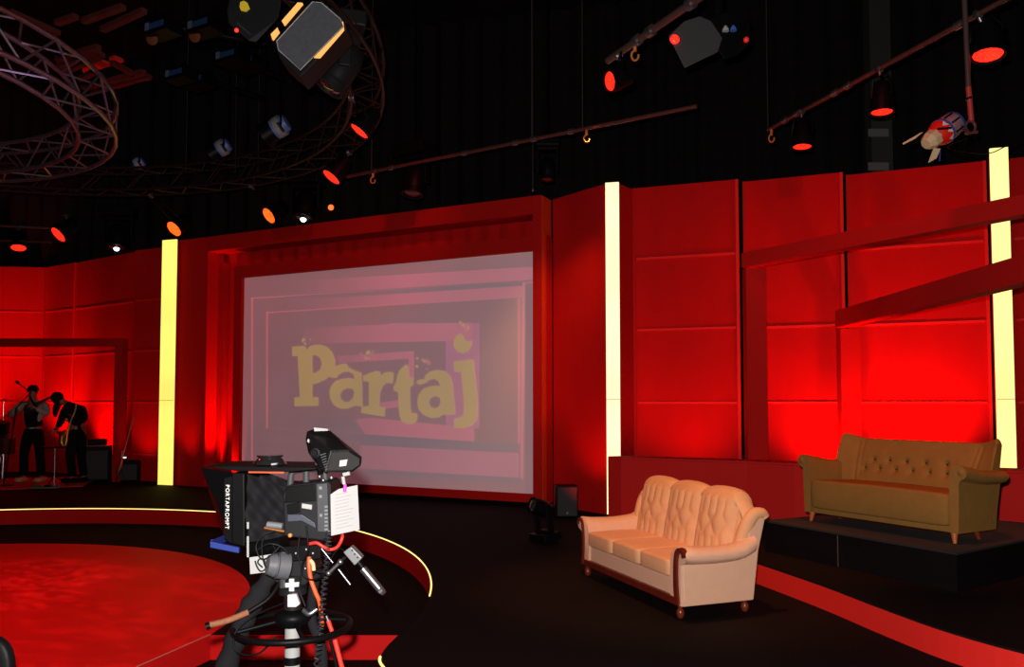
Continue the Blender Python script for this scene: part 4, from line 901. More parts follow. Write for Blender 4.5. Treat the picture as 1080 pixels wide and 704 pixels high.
for a, b, u, lab in ((A1, A2, 391, 'orange safety hook hanging at the left end of the long pipe'), (A1, A2, 620.5, 'orange safety hook hanging near the right end of the long pipe'),
                     (B1, B2, 817, 'orange safety hook at the lower left end of the right-hand pipe'), (C1, C2, 672, 'orange safety hook under the short pipe at the top centre')):
    p = at_pipe(a, b, u); t = thing('safety_hook', lab, 'hook', p)
    MB().tube([p-V((0, 0, 0.02)), p-V((0, 0, 0.085))], 0.017, 8).build('shank', orange_m, t, smooth=True)
    q = p-V((0, 0, 0.125)); MB().tube([q+V((0.032*math.cos(k*PI/7+PI/2), 0, 0.045*math.sin(k*PI/7+PI/2))) for k in range(12)], 0.010, 7).build('hook', orange_m, t, smooth=True)
p = onz(562, 200, 4.3); t = thing('weight_wire', 'thin wire with a small weight hanging in front of the wall above the screen', 'wire', (p.x, p.y, 4.3))
MB().tube([(p.x, p.y, 4.33), (p.x, p.y, 8.55)], 0.005, 5).build('wire', MATS['grey_wire'], t, smooth=True)
MB().lathe((p.x, p.y, 4.27), (0, 0, 1), [(0, 0.01), (0.02, 0.018), (0.05, 0.012)], 8).build('weight', steel, t, smooth=True)
# par lamps: lens pixel, height, direction on screen (degrees), tilt towards the camera, lens radius in px
def par(u, v, z, ang, b, rpx, lens, label, hang=None, L=2.4, light=0, mm=None, group=None, D=None):
    p = atd(u, v, D) if D else onz(u, v, z); r_, u_, t_ = scr(p)
    a = math.radians(ang); d = ((r_*math.cos(a)+u_*math.sin(a))*math.sqrt(1-b*b)+t_*b).normalized()
    r = rpx*(p-EYE).length/F; mm = mm or blk
    if hang is None:
        m_ = p-d*L*0.5*r; rv = V((m_.x+6.2, m_.y-7.7, 0)); dist = rv.length
        if abs(dist-4.72) < 1.3:
            rc_ = min((4.55, 4.89), key=lambda q: abs(q-dist)); hang = V((-6.2, 7.7, 4.70))+rv.normalized()*rc_
    hang = V(hang) if hang is not None else V((p.x-d.x*L*0.5*r, p.y-d.y*L*0.5*r, 4.70))
    t = thing('par_lamp', label, 'stage lamp', hang, group=group)
    MB().lathe(p-d*0.01, d, [(-L*r*1.05, r*0.35), (-L*r, r*0.62), (-L*r*0.72, r*0.80), (-L*r*0.45, r*0.86), (-L*r*0.42, r*1.0), (0, r*1.08), (0.012, r*1.08), (0.012, r*0.98), (0.0, r*0.97)], 22).build('can', mm, t, smooth=True)
    MB().lathe(p-d*0.012, d, [(0, r*0.97), (0.010, r*0.6), (0.013, r*0.05)], 22).build('lens', lens, t, smooth=True)
    mid = p-d*L*r*0.5; sd = d.cross(hang-mid)
    sd = sd.normalized() if sd.length > 0.02 else V((1, 0, 0))
    yk = MB(); top = hang-(hang-mid).normalized()*0.07
    yk.tube([mid+sd*r*1.05, mid+sd*r*1.18+(top-mid)*0.25, top+sd*r*0.8, top-sd*r*0.8, mid-sd*r*1.18+(top-mid)*0.25, mid-sd*r*1.05], 0.011, 6)
    yk.build('yoke', mm, t, smooth=True)
    cb = MB(); cb.tube([top, hang], 0.016, 8); cb.tube([hang-V((0.03, 0, 0)), hang+V((0.03, 0, 0))], 0.034, 10); cb.build('clamp', steel, t, smooth=True)
    if light: lamp('par_beam', 'SPOT', p+d*0.05, p+d*2, light, (1, 0.06, 0.02), 0.06, 50, 1.0)
    return t
par(183, 242, 4.33, 222, 0.55, 8.6, lens_orange, 'par lamp with glowing orange lens directly above the left light column')
par(283, 228, 4.33, 215, 0.50, 9.0, lens_orange, 'par lamp with glowing orange lens above the left half of the screen')
par(349, 187.5, 4.33, 232, 0.36, 10.5, lens_red, 'par lamp with tilted red lens, lower of two right of the huge ring truss')
par(378.5, 139, 4.33, 232, 0.30, 11.0, lens_red, 'par lamp with tilted red lens, upper of two right of the huge ring truss')
par(61, 248, 4.33, 222, 0.42, 8.2, lens_red, 'par lamp with tilted red lens at the far left, near a thin bar end')
par(19.5, 262, 4.33, 270, 0.50, 6.6, lens_red, 'par lamp with flat red lens at the far left edge, lowest of all lamps')
par(642.5, 86, 4.30, 187, 0.55, 10.2, lens_red, 'par lamp with bright red lens facing left under the short pipe at the top centre', hang=at_pipe(C1, C2, 655)-V((0, 0, 0.03)))
for u, v, b, r, lab in ((846, 155.5, 0.36, 9.2, 'par lamp pointing down, leftmost of the three on the right-hand pipe'), (930, 119, 0.36, 10.2, 'par lamp pointing down, middle of the three on the right-hand pipe'), (1042, 59, 0.50, 13, 'par lamp pointing down at the top right, its whole round lens showing')):
    h_ = at_pipe(B1, B2, u+(4 if u < 1000 else 0)); p = h_-V((0, 0, 0)); z_ = 1.43+(425-v)*h_.y/F
    par(u, v, z_, 268, b, r, lens_red, lab, hang=h_, L=2.7, D=h_.y)
# lamps with blue and white coloured cases seen from behind
bw = mat('faded_blue_case', (0.10, 0.16, 0.42), 0.5, noise=0.5, nscale=14); wh = mat('dull_white_case', (0.22, 0.22, 0.22), 0.6, noise=0.3, nscale=12)
def bluecan(u, v, D, rpx, label, k=1.0):
    p = atd(u, v, D); r_, u_, t_ = scr(p); r = rpx*D/F; d = (-r_*0.75-u_*0.55+t_*(-0.2)).normalized(); s_ = r_*0.55-u_*0.75
    t = thing('scoop_lamp', label, 'stage lamp', (p.x, p.y, p.z+0.25))
    MB().lathe(p, -d, [(-r*0.7, r*0.95), (0, r*0.95), (r*0.7, r*0.75), (r*0.75, r*0.3)], 14).build('case', bw, t, smooth=True)
    MB().lathe(p, -d, [(-r*0.45, r*1.0), (r*0.25, r*1.0)], 14).build('band', wh, t, smooth=True, label='dull white band')
    MB().lathe(p+d*r*0.7, d, [(0, r*1.0), (r*1.1, r*1.25)], 14).build('snout', blk, t, smooth=True)
    MB().tube([p+t_*r*1.1, p+t_*r*1.1+u_*r*1.0, (p.x, p.y, p.z+0.26)], 0.014, 6).build('bracket', blk, t, smooth=True)
    MB().tube([p+t_*r*1.0-r_*r*0.3+u_*r*0.3, p+t_*r*1.05+r_*r*0.3-u_*r*0.5], r*0.14, 6).build('stripe', blk, t)
bluecan(147, 172, 13.0, 6.5, 'dim blue-white scoop lamp, farthest left of the three above the ring truss')
bluecan(236, 155, 11.5, 9.0, 'blue-white scoop lamp, middle of the three above the ring truss')
bluecan(296, 133, 10.2, 11.5, 'blue-white scoop lamp, nearest the big lit lamp box, of the three above the ring truss')
# moving heads on the rig
def rig_head(u, v, z, ang, b, rpx, label, lens=None, mm=None, L=2.6, up=2.6):
    p = onz(u, v, z); r_, u_, t_ = scr(p); a = math.radians(ang); r = rpx*p.y/F
    d = ((r_*math.cos(a)+u_*math.sin(a))*math.sqrt(1-b*b)+t_*b).normalized()
    cc = p-d*r*L*0.55
    t = moving_head(cc, d, r, label, lens, (cc.x, cc.y, cc.z+r*up), mm=mm, L=L)
    zt_ = cc.z+r*up
    MB().tube([(cc.x, cc.y, zt_+r*0.3), (cc.x, cc.y, max(zt_+r*0.6, 4.0)+0.12), (cc.x, cc.y, 8.59)], [r*0.35, 0.012, 0.012], 8).build('hanging_rod', blk, t, smooth=True)
    return t
rig_head(290+30, 231, 4.25, 262, 0.50, 11, 'dark moving head light with small white lens above the screen, hanging from the ring truss', lens_white, blk)
rig_head(123, 262, 4.30, 265, 0.45, 10, 'dark moving head light with white spot above the wall left of the left light column', lens_white, blk)
rig_head(347, 93, 4.25, 238, 0.35, 17, 'large dark grey moving head pointing down-left, right of the big lit lamp box', None, blk2, 3.0)
rig_head(435, 205, 4.3, 262, 0.4, 12, 'nearly invisible black moving head under the left part of the long pipe', mat('dim_red_glass', (0.12, 0.01, 0.01), 0.3), blk)
rig_head(577, 190, 4.35, 268, 0.35, 7.5, 'small black lamp with dim red rim under the long pipe, above the screen corner', mat('dim_red_glass', (0.12, 0.01, 0.01), 0.3), blk, 3.0, 3.6)
# small indicator lamp
p = onz(349, 219, 4.3); t = thing('indicator_lamp', 'tiny round orange lamp glowing beside the white-lens moving head', 'lamp', p)
MB().ball(p, 0.042, 12).build('bulb', dot_orange, t, smooth=True); MB().tube([p+V((0.02, 0.03, 0)), p+V((0.04, 0.08, 0.42))], 0.02, 8).build('stem', blk, t, smooth=True)
# big lamp box with grey plate
D_ = 6.4
def g(u, v, d=0.0): return atd(u, v, D_+d)
lb_ = thing('lamp_box', 'big lamp box with speckled grey octagonal plate and amber light leaking at its edges', 'stage lamp', g(345, 20, 0.1))
plate = [(291.8, 43.4), (293.7, 52.6), (316.7, 73.8), (362, 27.7), (359, 20), (338.9, 2.8), (329.7, 1.8)]
def priD(fn, pix, d0, d1, mb=None):
    mb = mb or MB(); return mb.prism([fn(u, v, d0) for u, v in pix], (0, d1-d0, 0))
priD(g, plate, -0.02, 0.0).build('grey_plate', plate_m, lb_, bevel=0.003)
ot = MB(); pl_ = [g(u, v, -0.022) for u, v in plate]; ot.tube(pl_+[pl_[0]], 0.004, 5); ot.build('plate_rim', mat('silver_rim', (0.45, 0.45, 0.48), 0.4), lb_)
priD(g, [(290, 46), (295, 62), (316.5, 81), (322, 76), (366, 30), (362, 18), (338, 0), (325, 1)], 0.02, 0.30).build('box', blk2, lb_, bevel=0.006)
priD(g, [(330.5, 60), (337, 60.5), (362.5, 31), (361.5, 22.5), (359.3, 24.5)], -0.004, 0.018).build('amber_slot', amber, lb_, label='glowing amber light slot')
priD(g, [(285.5, 36), (287.2, 41.5), (294, 33), (292.5, 29)], -0.03, 0.0).build('amber_slot', amber, lb_, label='glowing amber light slot')
priD(g, [(297, 22), (299.5, 26), (319, 3), (314, 2.5)], -0.03, 0.0).build('amber_slot', amber, lb_, label='glowing amber light slot')
fl = MB(); priD(g, [(285, 42), (290, 49), (334, 2), (327, -2)], 0.0, 0.03, fl); priD(g, [(281, 38), (285, 42), (322, 0), (316, -4)], -0.02, 0.02, fl); fl.build('side_flaps', blk, lb_)
MB().tube([g(345, 10, 0.15), g(352, -25, 0.15)], 0.03, 8).build('bracket', blk, lb_, smooth=True)
# partly seen head with yellow sticker
D_ = 6.2
mh = thing('moving_head_light', 'black moving head with yellow sticker, at the top edge left of the lamp box', 'stage light', g(270, -20, 0.2))
MB().hull([g(239, 12, 0), g(241, 25, 0), (g(262, 43, 0)), g(270, 45, 0.02), g(293, 20, 0.03), g(300, -15, 0.05), g(246, -20, 0.03), g(242, 12, 0.32), g(262, 38, 0.32), g(290, 15, 0.32), g(290, -20, 0.32)]).build('head', blk2, mh, bevel=0.01)
priD(g, [(253.5, 2), (257, 0.5), (261, 3), (263.5, 9), (259, 12), (254, 11), (252.5, 7)], -0.012, 0.0).build('sticker', yel_m, mh, label='yellow sticker')
sl = MB(); sl.tube([g(250, 24, -0.01), g(265, 37, -0.01)], 0.006, 6); sl.build('metal_edge', steel, mh)
MB().ball(g(249.5, 32, -0.01), 0.016, 8).build('red_dot', dot_red, mh, smooth=True)
MB().tube([g(282, 0, 0.1), g(296, -40, 0.1)], 0.05, 10).build('yoke', blk, mh, smooth=True)
# dark lamp box at the top centre
D_ = 6.8
mh = thing('moving_head_light', 'black angular moving head with red dot, hanging at the top centre right', 'stage light', g(758, 5, 0.2))
MB().hull([g(705, 38, 0), g(722, 72, 0), g(757, 55, 0), g(762, 40, 0.0), g(750, 22, 0), g(738, 17, 0), g(722, 22, 0), g(708, 34, 0.3), g(724, 70, 0.3), g(758, 50, 0.3), g(740, 17, 0.3)]).build('head', mat('dull_charcoal', (0.032, 0.03, 0.035), 0.6, noise=0.1), mh, bevel=0.006)
MB().hull([g(757, 52, 0.1), g(764, 63, 0.1), g(780, 57, 0.12), g(792, 44, 0.12), g(790, 22, 0.12), g(770, 12, 0.1), g(750, 18, 0.1), g(757, 52, 0.35), g(780, 57, 0.35), g(790, 25, 0.35), g(755, 15, 0.35)]).build('rear_case', blk, mh, bevel=0.006)
MB().ball(g(711.5, 41.5, -0.02), 0.042, 12, (1, 0.6, 1)).build('red_lens', lens_red, mh, smooth=True)
MB().ball(g(787, 42, 0.09), 0.024, 10).build('red_dot', glow('dim_red_dot', (1, 0.02, 0.01), 0.5), mh, smooth=True)
MB().lathe(g(765.3, 33, 0.08), (0, 0, 1), [(0, 0.030), (0.02, 0.028), (0.05, 0.008)], 10).build('white_knob', mat('grey_white_knob', (0.45, 0.45, 0.47), 0.5), mh, smooth=True)
MB().lathe(g(773.5, 32.5, 0.08), (0, 0, 1), [(0, 0.030), (0.02, 0.028), (0.05, 0.008)], 10).build('blue_knob', mat('blue_knob', (0.05, 0.16, 0.55), 0.5), mh, smooth=True)
MB().tube([g(757, 18, 0.15), g(757, -30, 0.15)], 0.05, 10).build('yoke', blk, mh, smooth=True)
# vertical pole with the barn-door lamp
D_ = 6.6
pl = thing('hanging_pole', 'thick vertical pole hanging at the upper right with a clamp at its lower end', 'pole', g(1020, -20))
MB().tube([g(1016.5, -15), g(1021.5, 92)], 0.021, 12).build('upper_tube', mat('dark_grey_pole', (0.10, 0.06, 0.06), 0.4, 0.4), pl, smooth=True)
MB().tube([g(1021.5, 92), g(1024.5, 128)], 0.022, 12).build('lower_tube', mat('red_pole', (0.50, 0.06, 0.05), 0.4, 0.3), pl, smooth=True)
MB().tube([g(1021.3, 103), g(1021.8, 105)], 0.027, 12).build('collar', blk, pl, smooth=True)
q = g(1023.5, 134); cm = MB(); cm.tube([q+V((0.042*math.cos(k*PI/6), 0, 0.052*math.sin(k*PI/6))) for k in range(12)], 0.012, 7, closed=True); cm.tube([g(1018, 141), g(1031, 139)], 0.012, 7)
cm.build('clamp', mat('pinkish_steel', (0.35, 0.14, 0.14), 0.35, 0.8), pl, smooth=True)
bl_ = thing('barn_door_lamp', 'small lamp with cream flaps and blue, white and red case, at the upper right', 'stage lamp', g(1012, 137))
ax_a, ax_b = g(998, 136, 0), g(966, 160, -0.07)
dd = (ax_b-ax_a).normalized(); rr_, uu_, tt_ = scr(ax_a)
MB().lathe(ax_a, dd, [(-0.12, 0.03), (-0.11, 0.088), (-0.09, 0.098), (-0.02, 0.104), (0.045, 0.104), (0.046, 0.06)], 24).build('case', mat('dull_pink_case', (0.30, 0.15, 0.18), 0.5, noise=0.5, nscale=25), bl_, smooth=True)
MB().lathe(ax_a, dd, [(-0.112, 0.092), (-0.10, 0.101), (-0.082, 0.100), (-0.081, 0.05)], 24).build('blue_rear_band', mat('dull_blue', (0.03, 0.07, 0.24), 0.5), bl_, smooth=True)
MB().lathe(ax_a, dd, [(0.03, 0.105), (0.034, 0.112), (0.052, 0.112), (0.055, 0.10)], 24).build('blue_front_band', MATS['dull_blue'], bl_, smooth=True)
MB().lathe(ax_a, dd, [(0.053, 0.108), (0.10, 0.098), (0.145, 0.072)], 24).build('red_gel', mat('red_gel', (0.70, 0.012, 0.008), 0.4), bl_, smooth=True, label='bright red gel')
MB().lathe(ax_a, dd, [(0.140, 0.078), (0.20, 0.075), (0.245, 0.052), (0.25, 0.045)], 8).build('cream_snoot', cream_m, bl_, label='cream coloured snoot')
nr = dd.cross(tt_).normalized(); t3 = nr.cross(dd).normalized(); t3 = t3 if t3.dot(tt_) > 0 else -t3
for s_ in (-0.9, -0.25, 0.4):
    def rp_(a_, dist, rad): return ax_a+dd*dist+nr*(rad*math.sin(a_))+t3*(rad*math.cos(a_))
    wmm = MB(); wmm.hull([rp_(s_-0.26, 0.056, 0.110), rp_(s_+0.26, 0.056, 0.110), rp_(s_, 0.098, 0.103), rp_(s_-0.2, 0.056, 0.100), rp_(s_+0.2, 0.056, 0.100)])
    wmm.build('white_tooth', mat('white_patch', (0.6, 0.6, 0.6), 0.5), bl_, label='white pointed patch')
for s_ in (-0.7, 0.1, 0.8):
    MB().tube([ax_a+dd*-0.07+nr*(0.104*math.sin(s_))+t3*(0.104*math.cos(s_)), ax_a+dd*0.02+nr*(0.107*math.sin(s_))+t3*(0.107*math.cos(s_))], 0.008, 6).build('vent_stripe', blk, bl_)
def door(name, pix, d0, th=0.006): return priD(g, pix, d0, d0+th).build(name, cream_m, bl_, bevel=0.001, label='cream barn door flap')
door('barn_door', [(952, 151), (971, 140), (973.5, 139.5), (965, 146.5), (953, 152.5)], -0.05)
door('barn_door', [(985, 156), (992, 157), (988, 167), (979, 172), (981, 166)], -0.08)
MB().tube([g(1003, 134, -0.10), g(1012, 136, -0.05), g(1021, 138, -0.01)], 0.012, 8).build('bracket', MATS['pinkish_steel'], bl_, smooth=True)
MB().tube([g(989, 136, -0.125), g(1003, 135, -0.12)], 0.010, 8).build('handle', blk, bl_, smooth=True)
MB().tube([g(991.5, 157, -0.05), g(991, 170, -0.05)], 0.007, 6).build('blue_cord', blue_m, bl_, smooth=True)
# drooping cables at the right top
o = MB().tube(arc([g(1021, 145), g(1000, 156, 0.3), g(1040, 162, 0.6), g(1062, 154, 1.0), g(1100, 138, 1.5)], 8), 0.005, 6).build('hanging_cable', blk, None, smooth=True); tag(o, 'thin black cable sagging across the top of the right light column', 'cable')
# grey ladder-like column behind the wall
sp = thing('studio_pillar', 'dim grey studio pillar with two pale bands rising behind the panels at the right', 'pillar', (5.0, 11.2, 0))
pa, pb = atd(915, 100, 11.2), atd(937, 100, 11.2)
MB().box(((pa.x+pb.x)/2, 11.2, 4.1), (pb.x-pa.x, 0.2, 8.9)).build('shaft', mat('dark_grey_paint', (0.020, 0.022, 0.020), 0.7), sp)
for v_ in (140.5, 176): q = atd(926, v_, 11.1); MB().box((q.x, 11.09, q.z), (pb.x-pa.x-0.01, 0.02, 0.11)).build('pale_band', mat('pale_grey_band', (0.12, 0.12, 0.12), 0.7), sp)
# thin bars at the left
pipe('thin pale bar at the far left edge, above the red par lamps', onz(-30, 237, 4.75), onz(57.5, 241, 4.75), 0.022, mat('pale_bar', (0.22, 0.13, 0.12), 0.35, 0.7), (0.6,))
pipe('thin red-lit bar at the far left edge, beneath the pale bar', onz(-30, 253, 4.45), onz(55, 255.5, 4.45), 0.02, rust)
# ceiling gantry lit red, dimmer boxes
ga = thing('ceiling_gantry', 'steel ceiling gantry lit red, behind the silver ring truss', 'gantry', (-8, 14, 7))
gm = mat('gantry_steel', (0.14, 0.03, 0.025), 0.5, 0.2, noise=0.3, nscale=3)
def gb(u0, v0, u1, v1, z, w_=0.09, h_=0.07): a, b = onz(u0, v0, z), onz(u1, v1, z); e = (b-a).normalized(); n = V((e.y, -e.x, 0))*w_/2; MB().prism([a-n, b-n, b+n, a+n], (0, 0, h_)).build('girder', gm, ga)
for q in ((62, 72, 104, 56), (66, 79, 108, 60), (88, 95, 152, 78), (98, 99, 158, 83), (118, 68, 141, 81), (60, 65, 104, 52), (108, 34, 152, 14), (60, 27, 80, 20), (10, 15, 62, 38), (88, 25, 130, 10), (84, 86, 100, 78)): gb(*q, 6.7)
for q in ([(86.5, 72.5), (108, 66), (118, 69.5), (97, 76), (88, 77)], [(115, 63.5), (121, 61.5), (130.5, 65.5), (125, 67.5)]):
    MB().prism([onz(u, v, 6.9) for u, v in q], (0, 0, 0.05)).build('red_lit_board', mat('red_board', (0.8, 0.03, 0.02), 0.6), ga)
db0 = None; gr_ = 'black dimmer boxes with blue panels under the ceiling'
for i, (u, v, lab) in enumerate(((172, 31, 'upper left'), (217, 29, 'upper middle'), (191, 80, 'lower left'), (211, 87, 'lower middle'), (245, 61, 'right row left'), (263, 68, 'right row right'))):
    p = onz(u, v, 6.0)
    words_ = {'upper left': 'black box with blue panel under the ceiling, upper row, left one', 'upper middle': 'black box with blue panel under the ceiling, upper row, right one beside the sticker lamp',
              'lower left': 'black box with blue panel under the ceiling, lowest row, left one', 'lower middle': 'black box with blue panel under the ceiling, lowest row, right one',
              'right row left': 'black box with blue panel left of the lamp box, left of a pair', 'right row right': 'black box with blue panel left of the lamp box, right of a pair'}[lab]
    if db0 is None:
        db0 = thing('dimmer_box', words_, 'equipment box', p, -0.5, gr_)
        MB().box((0, 0, 0), (0.42, 0.25, 0.16)).build('case', blk, db0, local=True, bevel=0.01)
        MB().box((0.04, -0.128, 0.0), (0.26, 0.01, 0.07)).build('blue_panel', mat('dim_blue_panel', (0.015, 0.05, 0.14), 0.5), db0, local=True)
        MB().box((-0.13, -0.128, 0.01), (0.07, 0.01, 0.09)).build('white_panel', mat('dim_white_panel', (0.10, 0.12, 0.16), 0.5), db0, local=True)
    else:
        r_ = db0.copy(); COL.objects.link(r_); r_.location = p; r_['label'] = words_
        for k_ in list(db0.children):
            c_ = k_.copy(); COL.objects.link(c_); c_.parent = r_
for (a, b), lab in ((((160, 24), (280, 46)), 'dark support bar carrying the upper row of dimmer boxes'), (((175, 72), (280, 104)), 'dark support bar carrying the lowest row of dimmer boxes'), (((232, 52), (300, 84)), 'dark support bar carrying the pair of boxes left of the lamp box')):
    a, b = onz(*a, 6.1), onz(*b, 6.1); pipe(lab, a, b, 0.035, blk)
for u, v, lab in ((160, 41, 'small orange-brown lamp left under the upper row of dimmer boxes'), (205, 38, 'small orange-brown lamp right under the upper row of dimmer boxes')):
    p = onz(u, v, 5.9); t = thing('small_lamp', lab, 'lamp', p); MB().lathe(p, (-0.2, -1, -0.4), [(-0.1, 0.03), (-0.02, 0.075), (0, 0.075), (0.005, 0.06)], 14).build('housing', mat('orange_brown', (0.14, 0.04, 0.01), 0.5), t, smooth=True)
    MB().tube([p, p+V((0, 0.05, 0.25)), (p.x, p.y+0.05, 8.6)], 0.012, 6).build('bracket', blk, t, smooth=True)
for u in (196, 248, 272): 
    p = onz(u, 185, 4.9); o = MB().tube([(p.x, p.y, 4.95), (p.x, p.y, 8.55)], 0.005, 5).build('truss_wire', MATS['grey_wire'], None, smooth=True)
    tag(o, {196: 'thin wire rising from the ring truss, leftmost of three', 248: 'thin wire rising from the ring truss, middle of three', 272: 'thin wire rising from the ring truss, rightmost of three'}[u], 'wire', 'wires rising from the ring truss')

# ------------------------------------------------------------------ the band
def skin(name, verts, edges, radii, m, parent, sub=1, root=0, loc=None):
    me = bpy.data.meshes.new(name); off = V((0, 0, 0)); q = parent
    while q is not None: off = off+q.location; q = q.parent
    me.from_pydata([tuple(V(v)-off) for v in verts], edges, [])
    o = bpy.data.objects.new(name, me); COL.objects.link(o); o.parent = parent
    me.materials.append(m); k = o.modifiers.new('skin', 'SKIN'); k.use_smooth_shade = True; k.branch_smoothing = 0.4
    for i, r in enumerate(radii):
        sv = me.skin_vertices[0].data[i]; sv.radius = (r, r) if not isinstance(r, tuple) else r; sv.use_root = (i == root)
    s_ = o.modifiers.new('sub', 'SUBSURF'); s_.levels = sub; s_.render_levels = sub
    return o
def chain(pts, rad, start=0): return pts, [(start+i, start+i+1) for i in range(len(pts)-1)], rad
def person(base, face, label, pose, clothes, hair):
    """pose: joints in local metres (x right as seen by the camera, y away, z up)"""
    b = V(base); t = thing('person', label, 'person', b)
    def P(q): return b+V(q)
    J = pose; names = ['pelvis', 'waist', 'chest', 'neck', 'head0', 'head1', 'shL', 'elL', 'wrL', 'shR', 'elR', 'wrR', 'hipL', 'knL', 'anL', 'toL', 'hipR', 'knR', 'anR', 'toR']
    idx = {n: i for i, n in enumerate(names)}
    rad = dict(pelvis=0.115, waist=0.115, chest=0.135, neck=0.055, head0=0.075, head1=0.085, shL=0.065, elL=0.042, wrL=0.028, shR=0.065, elR=0.042, wrR=0.028, hipL=0.09, knL=0.058, anL=0.042, toL=0.03, hipR=0.09, knR=0.058, anR=0.042, toR=0.03)
    E_ = [('pelvis', 'waist'), ('waist', 'chest'), ('chest', 'neck'), ('neck', 'head0'), ('head0', 'head1'), ('chest', 'shL'), ('shL', 'elL'), ('elL', 'wrL'), ('chest', 'shR'), ('shR', 'elR'), ('elR', 'wrR'),
          ('pelvis', 'hipL'), ('hipL', 'knL'), ('knL', 'anL'), ('anL', 'toL'), ('pelvis', 'hipR'), ('hipR', 'knR'), ('knR', 'anR'), ('anR', 'toR')]
    vv = [P(J[n]) for n in names]; ee = [(idx[a], idx[c_]) for a, c_ in E_]; rr = [rad[n] for n in names]
    # fingers and thumb in the same skeleton
    for w, e_ in (('wrL', 'elL'), ('wrR', 'elR')):
        d = (P(J[w])-P(J[e_])).normalized(); s_ = d.cross(V((0, 1, 0.2))).normalized(); n_ = d.cross(s_)
        pi = len(vv); vv.append(P(J[w])+d*0.06); rr.append(0.026); ee.append((idx[w], pi))
        for k, (o_, L_) in enumerate(((-0.030, 0.065), (-0.010, 0.080), (0.010, 0.076), (0.030, 0.060))):
            a = len(vv); vv += [vv[pi]+s_*o_+d*0.025, vv[pi]+s_*o_*1.1+d*(0.025+L_*0.55)+n_*0.018, vv[pi]+s_*o_*1.1+d*(0.02+L_*0.8)+n_*0.045]; rr += [0.010, 0.009, 0.008]
            ee += [(pi, a), (a, a+1), (a+1, a+2)]
        a = len(vv); vv += [P(J[w])+d*0.035+s_*0.038, P(J[w])+d*0.065+s_*0.058+n_*0.015]; rr += [0.011, 0.009]; ee += [(pi, a), (a, a+1)]
    skin('body', vv, ee, rr, skin_m, t, 1)
    hd_ = (P(J['head0'])+P(J['head1']))/2; up_ = (P(J['head1'])-P(J['head0'])).normalized(); f_ = V(face).normalized(); f_ = (f_-up_*f_.dot(up_)).normalized(); sd_ = f_.cross(up_)
    MB().hull([hd_+f_*0.088, hd_+f_*0.115-up_*0.025, hd_+f_*0.088-up_*0.035+sd_*0.014, hd_+f_*0.088-up_*0.035-sd_*0.014]).build('nose', skin_m, t)
    for s_ in (-1, 1):
        MB().ball(hd_+f_*0.078+sd_*s_*0.032+up_*0.008, 0.012, 8).build('eye', blackink, t, smooth=True)
        MB().ball(hd_+sd_*s_*0.088-up_*0.01, 0.022, 8, (0.6, 0.6, 1.2)).build('ear', skin_m, t, smooth=True)
    MB().tube([hd_+f_*0.088-up_*0.052-sd_*0.022, hd_+f_*0.092-up_*0.054, hd_+f_*0.088-up_*0.052+sd_*0.022], 0.006, 6).build('mouth', mat('lips', (0.25, 0.05, 0.05), 0.5), t, smooth=True)
    def wear(name, ns, es, gr, m, tipcut=None):
        ii = {n: i for i, n in enumerate(ns)}; skin(name, [P(J[n]) if n in J else P(tipcut[n]) for n in ns], [(ii[a], ii[c_]) for a, c_ in es], [rad.get(n, 0.06)+gr(n) for n in ns], m, t, 1)
    cl = clothes
    wear('trousers', ['pelvis', 'waist', 'hipL', 'knL', 'anL', 'hipR', 'knR', 'anR'], [('pelvis', 'waist'), ('pelvis', 'hipL'), ('hipL', 'knL'), ('knL', 'anL'), ('pelvis', 'hipR'), ('hipR', 'knR'), ('knR', 'anR')], lambda n: {'pelvis': 0.022, 'waist': 0.005}.get(n, 0.024 if n[:2] != 'an' else 0.035), cl['trousers'])
    wear('shirt', ['waist', 'chest', 'neck', 'shL', 'elL', 'wrL', 'shR', 'elR', 'wrR', 'pelvis'], [('pelvis', 'waist'), ('waist', 'chest'), ('chest', 'neck'), ('chest', 'shL'), ('shL', 'elL'), ('elL', 'wrL'), ('chest', 'shR'), ('shR', 'elR'), ('elR', 'wrR')], lambda n: 0.010 if n == 'neck' else 0.018, cl['shirt'])
    if cl.get('vest'):
        wear('vest', ['pelvis', 'waist', 'chest', 'vl', 'vr'], [('pelvis', 'waist'), ('waist', 'chest'), ('chest', 'vl'), ('chest', 'vr')], lambda n: 0.050 if n[0] != 'v' else 0.035, cl['vest'], {'vl': tuple(V(J['chest'])+(V(J['shL'])-V(J['chest']))*0.6+V((0, 0, 0.03))), 'vr': tuple(V(J['chest'])+(V(J['shR'])-V(J['chest']))*0.6+V((0, 0, 0.03)))})
    for s_ in ('L', 'R'):
        a, c_ = P(J['an'+s_]), P(J['to'+s_]); d = V(((c_-a).x, (c_-a).y, 0)).normalized()
        superbox(MB(), (V((a.x, a.y, b.z))+d*0.06+V((0, 0, 0.045))), (0.11+abs(d.x)*0.16, 0.11+abs(d.y)*0.16, 0.088), 0.5, 16, 8).build('shoe', cl['shoes'], t, smooth=True)
    hair(hd_, f_, up_, sd_, t)
    return t
bz = 0.0
m1 = at2(33, 508.5, 0); 
def hair1(h, f, u, s, t):
    MB().ball(h+u*0.022-f*0.024, 0.092, 14, (1, 1, 1)).build('hair', hair_m, t, smooth=True)
stz = m1.z
